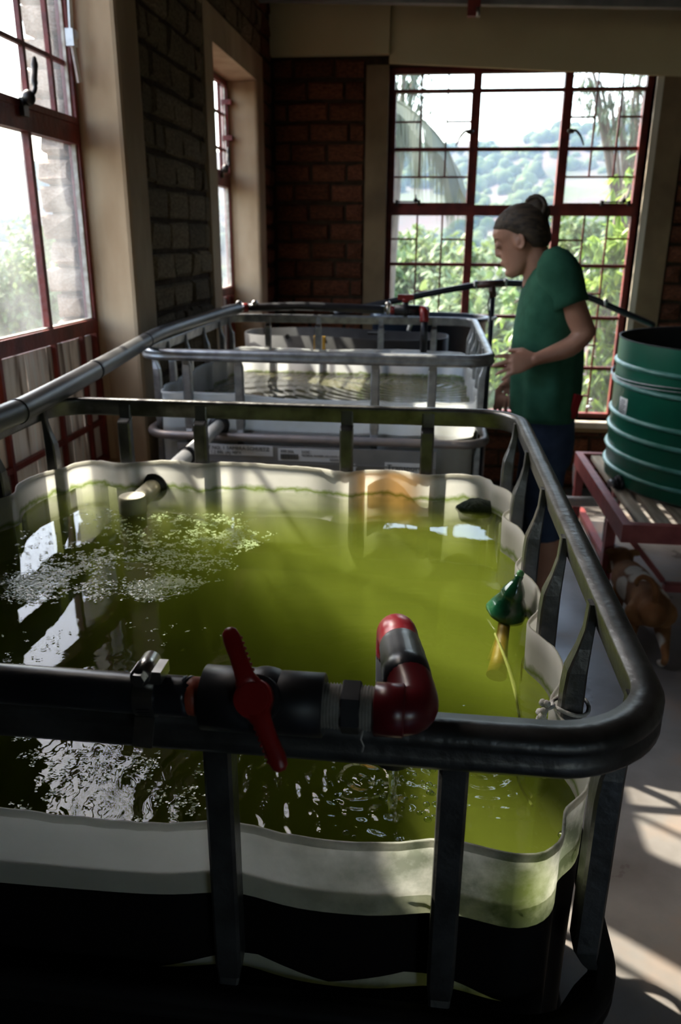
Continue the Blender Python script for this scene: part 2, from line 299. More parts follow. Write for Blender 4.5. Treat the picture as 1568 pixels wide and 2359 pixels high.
def make_water(name, rings, body=None, vol=True, wind=1.0):
    """rippled surface: Fresnel reflection over a clear / murky body; the tank water below is a real absorbing, scattering volume"""
    m, ns, ls = new_mat(name)
    out = ns.new('ShaderNodeOutputMaterial')
    tc = ns.new('ShaderNodeTexCoord')
    total = None
    def add(a, b):
        if a is None: return b
        s = ns.new('ShaderNodeMath'); s.operation = 'ADD'; ls.new(a, s.inputs[0]); ls.new(b, s.inputs[1]); return s.outputs[0]
    nd = ns.new('ShaderNodeTexNoise'); nd.inputs['Scale'].default_value = 14; nd.inputs['Detail'].default_value = 3
    ls.new(tc.outputs['Object'], nd.inputs['Vector'])
    for (x, y, z, wl_, amp, fall) in rings:
        v = ns.new('ShaderNodeVectorMath'); v.operation = 'DISTANCE'; ls.new(tc.outputs['Object'], v.inputs[0]); v.inputs[1].default_value = (x, y, z)
        dj = ns.new('ShaderNodeMath'); dj.operation = 'MULTIPLY_ADD'; dj.inputs[1].default_value = 0.035; ls.new(nd.outputs[0], dj.inputs[0]); ls.new(v.outputs['Value'], dj.inputs[2])
        k = ns.new('ShaderNodeMath'); k.operation = 'MULTIPLY'; k.inputs[1].default_value = 2*pi/wl_; ls.new(dj.outputs[0], k.inputs[0])
        s = ns.new('ShaderNodeMath'); s.operation = 'SINE'; ls.new(k.outputs[0], s.inputs[0])
        e = ns.new('ShaderNodeMath'); e.operation = 'MULTIPLY'; e.inputs[1].default_value = -1/fall; ls.new(v.outputs['Value'], e.inputs[0])
        ex = ns.new('ShaderNodeMath'); ex.operation = 'EXPONENT'; ls.new(e.outputs[0], ex.inputs[0])
        p = ns.new('ShaderNodeMath'); p.operation = 'MULTIPLY'; ls.new(s.outputs[0], p.inputs[0]); ls.new(ex.outputs[0], p.inputs[1])
        q = ns.new('ShaderNodeMath'); q.operation = 'MULTIPLY'; q.inputs[1].default_value = amp; ls.new(p.outputs[0], q.inputs[0])
        total = add(total, q.outputs[0])
    n1 = ns.new('ShaderNodeTexNoise'); n1.inputs['Scale'].default_value = 6; n1.inputs['Detail'].default_value = 1
    ls.new(tc.outputs['Object'], n1.inputs['Vector'])
    # chop: stronger near the falling water
    v = ns.new('ShaderNodeVectorMath'); v.operation = 'DISTANCE'; ls.new(tc.outputs['Object'], v.inputs[0]); v.inputs[1].default_value = rings[0][:3]
    mr = ns.new('ShaderNodeMapRange'); mr.inputs[1].default_value = 0.0; mr.inputs[2].default_value = 0.42; mr.inputs[3].default_value = 1.0; mr.inputs[4].default_value = 0.02
    ls.new(v.outputs['Value'], mr.inputs[0])
    n2 = ns.new('ShaderNodeTexNoise'); n2.inputs['Scale'].default_value = 28; n2.inputs['Detail'].default_value = 3; n2.inputs['Distortion'].default_value = 0.8
    ls.new(tc.outputs['Object'], n2.inputs['Vector'])
    q = ns.new('ShaderNodeMath'); q.operation = 'MULTIPLY'; ls.new(n2.outputs[0], q.inputs[0]); ls.new(mr.outputs[0], q.inputs[1])
    q2 = ns.new('ShaderNodeMath'); q2.operation = 'MULTIPLY'; q2.inputs[1].default_value = 0.38*wind; ls.new(q.outputs[0], q2.inputs[0])
    total = add(total, q2.outputs[0])
    q3 = ns.new('ShaderNodeMath'); q3.operation = 'MULTIPLY'; q3.inputs[1].default_value = 0.16*wind; ls.new(n1.outputs[0], q3.inputs[0])
    total = add(total, q3.outputs[0])
    bp = ns.new('ShaderNodeBump'); bp.inputs['Strength'].default_value = 1.0; bp.inputs['Distance'].default_value = 0.006
    ls.new(total, bp.inputs['Height'])
    fr = ns.new('ShaderNodeFresnel'); fr.inputs[0].default_value = 1.33; ls.new(bp.outputs[0], fr.inputs['Normal'])
    gl = ns.new('ShaderNodeBsdfGlossy'); gl.inputs['Roughness'].default_value = 0.0; ls.new(bp.outputs[0], gl.inputs['Normal'])
    if body is None:
        tr = ns.new('ShaderNodeBsdfTransparent'); tr.inputs[0].default_value = (0.97, 1, 0.9, 1)
        rf = ns.new('ShaderNodeBsdfRefraction'); rf.inputs['IOR'].default_value = 1.33; rf.inputs['Roughness'].default_value = 0
        ls.new(bp.outputs[0], rf.inputs['Normal'])
        mb = ns.new('ShaderNodeMixShader'); mb.inputs[0].default_value = REFR
        ls.new(tr.outputs[0], mb.inputs[1]); ls.new(rf.outputs[0], mb.inputs[2]); under = mb.outputs[0]
    else:
        dd = ns.new('ShaderNodeBsdfDiffuse'); dd.inputs[0].default_value = (*body, 1); under = dd.outputs[0]
    mx = ns.new('ShaderNodeMixShader'); ls.new(fr.outputs[0], mx.inputs[0]); ls.new(under, mx.inputs[1]); ls.new(gl.outputs[0], mx.inputs[2])
    ls.new(mx.outputs[0], out.inputs[0])
    if body is None and vol:
        sv = ns.new('ShaderNodeVolumeScatter'); sv.inputs['Color'].default_value = (0.56, 0.64, 0.12, 1); sv.inputs['Density'].default_value = 3.7
        av = ns.new('ShaderNodeVolumeAbsorption'); av.inputs['Color'].default_value = (0.50, 0.58, 0.10, 1); av.inputs['Density'].default_value = 7.5
        ad = ns.new('ShaderNodeAddShader'); ls.new(sv.outputs[0], ad.inputs[0]); ls.new(av.outputs[0], ad.inputs[1])
        ls.new(ad.outputs[0], out.inputs['Volume'])
    return m
REFR = 0.30
# ------------------------------------------------------------------ mesh building
class MB:
    def __init__(s): s.v = []; s.f = []; s.sm = []
    def add(s, vs, fs, smooth=False):
        o = len(s.v); s.v += [Vector(p) for p in vs]
        for f in fs: s.f.append([i+o for i in f]); s.sm.append(smooth)
    def box(s, a, b, mat=None):
        (x0, y0, z0), (x1, y1, z1) = a, b
        vs = [Vector(p) for p in [(x0,y0,z0),(x1,y0,z0),(x1,y1,z0),(x0,y1,z0),(x0,y0,z1),(x1,y0,z1),(x1,y1,z1),(x0,y1,z1)]]
        if mat: vs = [mat @ p for p in vs]
        s.add(vs, [(0,3,2,1),(4,5,6,7),(0,1,5,4),(1,2,6,5),(2,3,7,6),(3,0,4,7)]); return s
    def bar(s, p, q, w, h=None, up=(0,0,1)):
        """rectangular bar from p to q"""
        h = h or w; p, q = Vector(p), Vector(q); d = (q-p).normalized(); up = Vector(up)
        if abs(d.dot(up)) > 0.95: up = Vector((0, 1, 0))
        a = d.cross(up).normalized(); b = a.cross(d).normalized()
        r = [a*w/2+b*h/2, -a*w/2+b*h/2, -a*w/2-b*h/2, a*w/2-b*h/2]
        s.add([p+k for k in r]+[q+k for k in r], [(0,3,2,1)[::-1],(4,7,6,5)[::-1],(0,1,5,4)[::-1],(1,2,6,5)[::-1],(2,3,7,6)[::-1],(3,0,4,7)[::-1]]); return s
    def loft(s, rings, cap=True, smooth=True, closed=True):
        n = len(rings[0]); o = len(s.v)
        for r in rings: s.v += [Vector(p) for p in r]
        for i in range(len(rings)-1):
            for j in range(n if closed else n-1):
                k = (j+1) % n
                s.f.append([o+i*n+j, o+i*n+k, o+(i+1)*n+k, o+(i+1)*n+j]); s.sm.append(smooth)
        if cap:
            s.f.append([o+j for j in range(n)][::-1]); s.sm.append(False)
            e = o+(len(rings)-1)*n
            s.f.append([e+j for j in range(n)]); s.sm.append(False)
        return s
    def tube(s, pts, r, n=14, cap=True, smooth=True, flat=None):
        """round tube through pts; r one radius or a list; frames carried along without twisting"""
        pts = [Vector(p) for p in pts]; rs = r if isinstance(r, (list, tuple)) else [r]*len(pts)
        rings = []; a = None
        for i, p in enumerate(pts):
            d = (pts[min(i+1, len(pts)-1)]-pts[max(i-1, 0)]).normalized()
            if a is None:
                up = Vector((0,0,1)) if abs(d.z) < 0.9 else Vector((0,1,0)); a = d.cross(up).normalized()
            else: a = (a - d*a.dot(d)).normalized()
            b = d.cross(a).normalized()
            fl = flat or (1, 1)
            rings.append([p+(a*cos(2*pi*j/n)*fl[0]+b*sin(2*pi*j/n)*fl[1])*rs[i] for j in range(n)])
        return s.loft(rings, cap, smooth)
    def cyl(s, p, q, r, n=16, r2=None): return s.tube([p, q], [r, r2 if r2 is not None else r], n)
    def ell(s, c, r, n=12, m=8, rot=None, disp=0, seed=0):
        c = Vector(c); rings = []
        for i in range(m+1):
            t = pi*i/m; rr = max(sin(t), 0.02)
            ring = []
            for j in range(n):
                p = Vector((cos(2*pi*j/n)*rr, sin(2*pi*j/n)*rr, -cos(t)))
                if disp: p = p*(1+disp*noise.noise(p*1.7+Vector((seed, seed*2, 0))))
                p = Vector((p.x*r[0], p.y*r[1], p.z*r[2]))
                if rot: p = rot @ p
                ring.append(c+p)
            rings.append(ring)
        return s.loft(rings)
    def obj(s, name, mat, parent=None, loc=None):
        me = bpy.data.meshes.new(name); me.from_pydata([tuple(v) for v in s.v], [], s.f)
        me.polygons.foreach_set('use_smooth', s.sm); me.update()
        if mat: me.materials.append(mat)
        o = bpy.data.objects.new(name, me); COL.objects.link(o)
        if loc: o.location = loc
        if parent: o.parent = parent; o.matrix_parent_inverse = Matrix.Translation(-parent.location) if parent.type == 'EMPTY' and parent.parent is None else Matrix.Identity(4)
        return o
def thing(name, label, cat, loc, group=None, kind=None):
    o = bpy.data.objects.new(name, None); COL.objects.link(o); o.location = loc; o.empty_display_size = 0.05
    tag(o, label, cat, group, kind); return o
def tag(o, label=None, cat=None, group=None, kind=None):
    if label: o['label'] = label
    if cat: o['category'] = cat
    if group: o['group'] = group
    if kind: o['kind'] = kind
    return o
def struct(o): o['kind'] = 'structure'; return o
def bez(pts, n=8):
    """smooth Catmull-Rom through pts"""
    pts = [Vector(p) for p in pts]; out = []
    for i in range(len(pts)-1):
        p0, p1, p2, p3 = pts[max(i-1, 0)], pts[i], pts[i+1], pts[min(i+2, len(pts)-1)]
        for k in range(n):
            t = k/n
            out.append(0.5*((2*p1)+(-p0+p2)*t+(2*p0-5*p1+4*p2-p3)*t*t+(-p0+3*p1-3*p2+p3)*t**3))
    out.append(pts[-1]); return out
def rrect(x0, x1, y0, y1, r, n=10, seg=0.02):
    """rounded rectangle as list of (x,y,nx,ny), counter-clockwise from the front left, finely divided"""
    out = []
    def line(a, b, nrm):
        L = (Vector(b)-Vector(a)).length; k = max(1, int(L/seg))
        for i in range(k):
            t = i/k; out.append((a[0]+(b[0]-a[0])*t, a[1]+(b[1]-a[1])*t, nrm[0], nrm[1]))
    def arc(cx, cy, a0):
        for i in range(n):
            a = a0+pi/2*i/n; out.append((cx+r*cos(a), cy+r*sin(a), cos(a), sin(a)))
    line((x0+r, y0), (x1-r, y0), (0, -1)); arc(x1-r, y0+r, -pi/2)
    line((x1, y0+r), (x1, y1-r), (1, 0)); arc(x1-r, y1-r, 0)
    line((x1-r, y1), (x0+r, y1), (0, 1)); arc(x0+r, y1-r, pi/2)
    line((x0, y1-r), (x0, y0+r), (-1, 0)); arc(x0+r, y0+r, pi)
    return out

# ================================================================== STRUCTURE
WX = -0.96      # inner face of the left wall
GX = -1.136     # plane of the left windows
BY = 4.90       # inner face of the end wall
ROOFZ = 3.05
fl = MB().box((-1.20, -3.2, -0.12), (3.4, 5.12, 0.0)); struct(fl.obj('floor', M_floor))
ce = MB().box((-1.17, -3.2, ROOFZ), (3.4, 5.12, ROOFZ+0.08)); struct(ce.obj('ceiling', M_roof))
w = MB()
w.box((3.1, -3.0, 0), (3.25, 5.0, ROOFZ)); struct(w.obj('wall_right', M_greywall))
w = MB()
w.box((-1.2, -3.15, 0), (1.4, -3.0, ROOFZ)); w.box((2.1, -3.15, 0), (3.25, -3.0, ROOFZ)); w.box((0.9, -3.15, 2.2), (2.1, -3.0, ROOFZ))
struct(w.obj('wall_rear', M_greywall))

# left wall core with openings for two windows and two added high ones
W1 = (1.58, 2.60, 0.74, 2.96)
ADDED_W5 = (2.68, 3.44, 2.39, 2.96)  # high opening out of view, added to let sun onto the floor
ADDED_W6 = (1.15, 1.558, 2.42, 2.98)  # second added opening out of view, sends sun onto the near water
W2 = (3.60, 4.50, 0.74, 2.27)
W0 = (-0.70, 0.20, 0.74, 2.46)
HI = 2.40
core = MB(); IN = WX-0.012
def wall_seg(y0, y1, z0, z1): core.box((-1.16, y0, z0), (IN, y1, z1))
ys = -3.0
for (a, b, z0, z1) in (ADDED_W6, W1, ADDED_W5, W2):
    wall_seg(ys, a, 0, ROOFZ); wall_seg(a, b, 0, z0); wall_seg(a, b, z1, ROOFZ); ys = b
wall_seg(ys, 5.05, 0, ROOFZ)
wall_left = struct(core.obj('wall_left', M_mortar))
# plaster skin: reveals and margins round each opening
def plaster_frame(y0, y1, z0, z1, mg, parent, mg0=None, splay=0.0):
    mg0 = mg if mg0 is None else mg0
    m = MB(); t = 0.010
    X0, X1 = -1.155, WX+0.006
    m.box((X0, y0-0.001, z0), (X1, y0+t, z1)); m.box((X0, y1-t, z0), (X1, y1+0.001, z1))
    m.box((X0, y0, z1-t), (X1, y1, z1+0.001)); m.box((X0, y0, z0-0.001), (X1, y1, z0+t))
    lo = z0-0.4 if z0 < 1 else z0-mg
    m.box((IN, y0-mg0, lo), (X1, y0, z1+mg)); m.box((IN, y1, lo), (X1, y1+mg, z1+mg)); m.box((IN, y0, z1), (X1, y1, z1+mg))
    m.box((IN, y0, lo), (X1, y1, z0))
    if splay:
        K = 8; rg = []
        for z in (lo+0.02, z1-0.012):
            rg.append([(X0, y1, z), (GX+0.03, y1-0.004, z)]+[(GX+0.03+(X1-GX-0.045)*i/K, y1-0.004-splay*(i/K)**0.9, z) for i in range(1, K+1)]+[(X1-0.004, y1-splay*1.06, z), (X1+0.002, y1-splay*0.9, z), (X1+0.002, y1, z)])
        m.loft(rg, smooth=False)
    return m.obj('plaster_surround', M_plaster, parent)
for wq, mg, mg0, spl in ((W1, 0.11, 0.01, 0.065), (W2, 0.12, 0.12, 0.035), (ADDED_W5, 0.03, 0.03, 0), (ADDED_W6, 0.005, 0.005, 0)): plaster_frame(*wq, mg, wall_left, mg0, spl)

# brick meshes: chamfered face, five faces only visible, slightly uneven
def brick_mesh(seed, rough):
    rnd = random.Random(seed); ch = 0.08
    def j(v, a): return v+rnd.uniform(-a, a)*rough
    # unit brick: x -0.5..0.5, z -0.5..0.5, face at y = -0.5 (towards the room), back y = 0.5
    vs = [(-.5, .5, -.5), (.5, .5, -.5), (.5, .5, .5), (-.5, .5, .5)]
    vs += [(j(-.49, .02), j(-.25, .08), j(-.46, .05)), (j(.49, .02), j(-.25, .08), j(-.46, .05)), (j(.49, .02), j(-.25, .08), j(.46, .05)), (j(-.49, .02), j(-.25, .08), j(.46, .05))]
    vs += [(j(-.45, .02), j(-.45, .12), j(-.36, .06)), (j(.45, .02), j(-.45, .12), j(-.36, .06)), (j(.45, .02), j(-.45, .12), j(.36, .06)), (j(-.45, .02), j(-.45, .12), j(.36, .06))]
    vs += [(j(0, .1), j(-.5, .12), j(0, .1))]
    fs = [(0,1,5,4), (1,2,6,5), (2,3,7,6), (3,0,4,7), (4,5,9,8), (5,6,10,9), (6,7,11,10), (7,4,8,11), (8,9,12), (9,10,12), (10,11,12), (11,8,12)]
    me = bpy.data.meshes.new('brick'); me.from_pydata(vs, [], fs); me.update()
    for p in me.polygons: p.use_smooth = False
    return me
BR_RED = [brick_mesh(i, 1) for i in range(6)]
BR_GREY = [brick_mesh(20+i, 0.95) for i in range(6)]
BR_OUT = [brick_mesh(40+i, 1.5) for i in range(5)]
for me in BR_RED: me.materials.append(M_brick_red)
for me in BR_GREY: me.materials.append(M_brick_grey)
for me in BR_OUT: me.materials.append(M_brick_out)
def lay_bricks(parent, meshes, face, along, fixed, a0, a1, z0, z1, L=0.225, H=0.107, gap=0.012, depth=0.05, headers=False, rnd=random.Random(3)):
    """courses of bricks; face '+x' or '-y' tells which way the bricks look; fixed is the plane of the mortar"""
    z = z0; row = 0
    while z < z1-0.02:
        h = min(H, z1-z); a = a0-(L*0.5 if row % 2 else 0)-rnd.uniform(0, 0.03)
        while a < a1-0.015:
            l = L*rnd.uniform(0.92, 1.08)
            if headers and rnd.random() < 0.28: l *= 0.5
            s, e = max(a, a0), min(a+l, a1)
            a += l
            if e-s < 0.035: continue
            o = bpy.data.objects.new('brick', rnd.choice(meshes)); COL.objects.link(o)
            o.scale = (e-s-gap, depth, h-gap); c = (s+e)/2; d = rnd.uniform(-0.004, 0.004)
            if face == '+x':
                o.rotation_euler = (0, rnd.uniform(-.01, .01), pi/2); o.location = (fixed+d-0.008, c, z+h/2)
            else:
                o.rotation_euler = (0, rnd.uniform(-.01, .01), 0); o.location = (c, fixed-d+0.008, z+h/2)
            o.parent = parent
        z += h; row += 1
rb = random.Random(5)
lay_bricks(wall_left, BR_GREY, '+x', 'y', IN, 2.72, 3.47, 0.70, 2.38, headers=True, rnd=rb)
lay_bricks(wall_left, BR_GREY, '+x', 'y', IN, 3.48, 4.62, 2.40, 3.02, headers=True, rnd=rb)
lay_bricks(wall_left, BR_GREY, '+x', 'y', IN, 2.62, 2.82, 2.38, 3.02, headers=True, rnd=rb)
lay_bricks(wall_left, BR_RED, '+x', 'y', IN, 4.63, 4.885, 0.70, 3.02, rnd=rb)

# end wall
wb = MB()
BI = BY+0.012
WB = (-0.30, 1.14, 0.44, 2.40)
wb.box((-1.16, BI, 0), (WB[0], BY+0.2, ROOFZ)); wb.box((WB[1], BI, 0), (3.25, BY+0.2, ROOFZ)); wb.box((WB[0], BI, 0), (WB[1], BY+0.2, WB[2])); wb.box((WB[0], BI, WB[3]), (WB[1], BY+0.2, ROOFZ))
wall_back = struct(wb.obj('wall_back', M_mortar))
m = MB(); X0, X1, Z0, Z1 = WB; F = BY-0.006
m.box((X0-0.125, F, 0.3), (X0, BY+0.2, Z1)); m.box((X1+0.035, F, 0.0), (X1+0.17, BY+0.2, Z1))
m.box((X0, F, Z0-0.07), (X1, BI, Z0-0.005))
m.obj('plaster_surround', M_plaster_brown, wall_back)
m = MB(); m.box((X1, BY-0.004, Z0), (X1+0.035, BY+0.2, Z1)); m.obj('jamb_lining', M_jamb, wall_back)
lay_bricks(wall_back, BR_RED, '-y', 'x', BI, -0.955, -0.43, 0.30, 2.45, rnd=rb)
lay_bricks(wall_back, BR_RED, '-y', 'x', BI, 1.315, 2.1, 0.30, 2.38, rnd=rb)
lay_bricks(wall_back, BR_RED, '-y', 'x', BI, -0.3, 1.14, 0.02, 0.37, rnd=rb)
m = MB(); m.box((X0-0.02, BY-0.05, Z0-0.035), (X1+0.05, BY+0.22, Z0)); struct(m.obj('trim_1', M_jamb))       # sill board
# cream ring beam: lower part left, and a run over the window that steps back
m = MB(); m.box((-0.958, BY-0.055, 2.445), (-0.30, BY+0.0, ROOFZ)); struct(m.obj('trim_2', M_cream))
m = MB()
vs = [(-0.30, BY-0.02, 2.405), (1.9, BY-0.02, 2.285), (1.9, BY+0.0, 2.285), (-0.30, BY+0.0, 2.405), (-0.30, BY-0.02, ROOFZ), (1.9, BY-0.02, ROOFZ), (1.9, BY, ROOFZ), (-0.30, BY, ROOFZ)]
m.add(vs, [(0,3,2,1),(4,5,6,7),(0,1,5,4),(1,2,6,5),(2,3,7,6),(3,0,4,7)]); struct(m.obj('trim_3', M_cream))
# purlin under the roof and the steel bracket hanging by it
m = MB(); a = at_y(1080, -4, 4.6); b = at_y(1568, 4, 4.6); d = (b-a)
m.bar(a-d*2.3, b+d*1.0, 0.05, 0.06); m.bar(a-d*2.3+Vector((0, 0, .04)), b+d+Vector((0, 0, .04)), 0.07, 0.02); struct(m.obj('trim_4', M_plate))
br = thing('roof_bracket', 'short dark steel bracket hanging from the roof above the end window', 'bracket', at_y(1094, 0, 4.5))
p = at_y(1092, 14, 4.5)
MB().box((p.x-0.032, p.y-0.02, p.z-0.045), (p.x+0.03, p.y+0.02, p.z+0.45)).obj('strap', M_redsteel, br)
q = at_y(1101, 28, 4.46)
MB().cyl((q.x, q.y, q.z-0.02), (q.x, q.y, q.z+0.02), 0.010).obj('bolt', M_stainless, br)['label'] = 'bright bolt end'

# ------------------------------------------------------------------ steel windows
def wbar(parent, p, q, w, d, name='glazing_bar', mat=None, axis='x'):
    return MB().bar(p, q, w, d).obj(name, mat or M_redsteel, parent)
def pane(parent, kind, x, a0, a1, z0, z1, mat):
    m = MB()
    if kind == 'x': m.add([(x, a0, z0), (x, a1, z0), (x, a1, z1), (x, a0, z1)], [(0, 1, 2, 3)])
    else: m.add([(a0, x, z0), (a1, x, z0), (a1, x, z1), (a0, x, z1)], [(0, 1, 2, 3)])
    return m.obj('pane', mat, parent)
def frame_x(parent, x, y0, y1, z0, z1, w, d, name='window_frame'):
    m = MB(); m.box((x-d/2, y0, z0), (x+d/2, y0+w, z1)); m.box((x-d/2, y1-w, z0), (x+d/2, y1, z1)); m.box((x-d/2, y0+w, z0), (x+d/2, y1-w, z0+w)); m.box((x-d/2, y0+w, z1-w), (x+d/2, y1-w, z1))
    return m.obj(name, M_redsteel, parent)
def handle_x(parent, x, y, z, s=1):
    h = MB(); h.box((x, y-0.014, z-0.045), (x+0.012, y+0.014, z+0.0)); h.ell((x+0.022, y, z), (0.018, 0.016, 0.02))
    h.tube(bez([(x+0.025, y, z), (x+0.04, y+0.004, z+0.02), (x+0.035, y+0.014*s, z+0.045), (x+0.03, y+0.034*s, z+0.075), (x+0.03, y+0.04*s, z+0.105)], 5), [0.006]*8+[0.009]*8+[0.010, 0.009, 0.007, 0.006, 0.003], 8)
    return h.obj('casement_handle', M_brassblack, parent)
def side_window(name, W, tz, bz, muls, umuls, uh, boards, dirty, low=None):
    y0, y1, z0, z1 = W; x = GX
    wnd = struct(bpy.data.objects.new(name, None)); COL.objects.link(wnd)
    frame_x(wnd, x, y0, y1, z0, z1, 0.028, 0.034)
    wbar(wnd, (x, y0, tz), (x, y1, tz), 0.036, 0.056, 'transom')         # middle rail
    wbar(wnd, (x, y0, bz), (x, y1, bz), 0.036, 0.045, 'transom')         # rail above the boards
    # inner sash frame of the opening upper light
    frame_x(wnd, x+0.012, y0+0.022, y1-0.022, tz+0.028, z1-0.022, 0.018, 0.022, 'sash_frame')
    for y in muls: wbar(wnd, (x, y, bz), (x, y, tz), 0.022, 0.020)
    for y in umuls: wbar(wnd, (x, y, tz), (x, y, z1), 0.014, 0.016)
    for z in uh: wbar(wnd, (x, y0, z), (x, y1, z), 0.012, 0.012)
    es = [y0+0.02]+list(muls)+[y1-0.02]
    for a, b in zip(es[:-1], es[1:]): pane(wnd, 'x', x-0.006, a, b, bz+0.02, tz-0.02, dirty)
    es = [y0+0.02]+list(umuls)+[y1-0.02]; zs = [tz+0.02]+list(uh)+[z1-0.02]
    for a, b in zip(es[:-1], es[1:]):
        for c, d in zip(zs[:-1], zs[1:]): pane(wnd, 'x', x-0.006, a, b, c, d, dirty)
    # off-white strips along the far and bottom edges of the panes
    pt = MB(); pt.box((x-0.004, y1-0.036, bz+0.02), (x+0.009, y1-0.028, tz-0.024)); pt.box((x-0.004, y0+0.028, bz+0.018), (x+0.009, y1-0.028, bz+0.027))
    pt.box((x+0.003, y1-0.047, tz+0.05), (x+0.012, y1-0.040, z1-0.04))
    pt.obj('edge_strip', M_edge, wnd)
    # weathered boards behind the lower bars
    n = len(boards)-1; rn = random.Random(8)
    for i in range(n):
        a, b = boards[i], boards[i+1]
        g = MB(); K = 5; rg = []
        for k in range(K+1):
            z = z0+0.02+(bz-0.03-z0-0.02)*k/K; o1, o2 = rn.uniform(0, 0.006), rn.uniform(0, 0.006)
            rg.append([(x-0.022, a+0.0005+o1*.3, z), (x-0.022, b-0.0005-o2*.3, z), (x-0.004+rn.uniform(-.002, .002), b-0.0005-o2*.3, z), (x-0.004+rn.uniform(-.002, .002), a+0.0005+o1*.3, z)])
        g.loft(rg, smooth=False); g.obj('board', M_wood, wnd)
    for y in (low or list(muls)+list(umuls)): wbar(wnd, (x+0.008, y, z0), (x+0.008, y, bz), 0.014, 0.014)
    wbar(wnd, (x+0.006, y0, z0+0.15), (x+0.006, y1, z0+0.15), 0.014, 0.016)
    return wnd
w1 = side_window('window_1', W1, 1.795, 1.215, (1.87, 2.27), (1.66, 1.87, 2.08, 2.30, 2.463), (1.988, 2.22), (1.59, 1.73, 1.86, 1.99, 2.12, 2.25, 2.36, 2.46, 2.585), M_glass_dirty, low=[at_x(125, 850, GX).y, at_x(190, 850, GX).y, at_x(12, 1000, GX).y, 1.62])
handle_x(w1, GX+0.02, 2.225, 1.845)
# window stay: flat zinc bar hanging on the sash
sm = MB(); a = at_x(158, -40, GX+0.06); b = at_x(165, 90, GX+0.05); c = at_x(183, 190, GX+0.05)
sm.bar(a, b, 0.006, 0.022, (0, 1, 0)); sm.bar(b, c, 0.006, 0.022, (0, 1, 0)); sm.box((b.x-.012, b.y-.016, b.z-.02), (b.x+.012, b.y+.012, b.z+.025)); sm.ell(b+Vector((.01, 0, .01)), (.012, .012, .014))
sm.obj('window_stay', M_hinge, w1)
for nm, (a, b, c, d) in (('added_window_5', ADDED_W5), ('added_window_6', ADDED_W6)):  # both high windows are added, only to admit sunlight
    wnd = struct(bpy.data.objects.new(nm, None)); COL.objects.link(wnd)
    frame_x(wnd, GX, a, b, c, d, 0.022, 0.03); wbar(wnd, (GX, (a+b)/2, c), (GX, (a+b)/2, d), 0.014, 0.016)
    for q in ((a, (a+b)/2), ((a+b)/2, b)): pane(wnd, 'x', GX, q[0], q[1], c, d, M_glass)
w2 = side_window('window_2', W2, 1.775, 1.215, (3.93, 4.25), (3.90, 4.05, 4.20, 4.38), (1.93, 2.10), (3.61, 3.75, 3.9, 4.05, 4.2, 4.35, 4.49), M_glass_dirty)
handle_x(w2, GX+0.02, 4.30, 1.83)
for z in (1.99, 2.16): MB().box((GX-0.01, W2[1]-0.05, z-0.012), (GX+0.045, W2[1]-0.02, z+0.012)).obj('hinge', M_redsteel, w2)
#w0 = side_window('window_4', W0, 1.795, 1.215, (-0.25,), (-0.4, -0.1), (2.1,), (-0.69, -0.5, -0.3, -0.1, 0.19), M_glass_dirty)

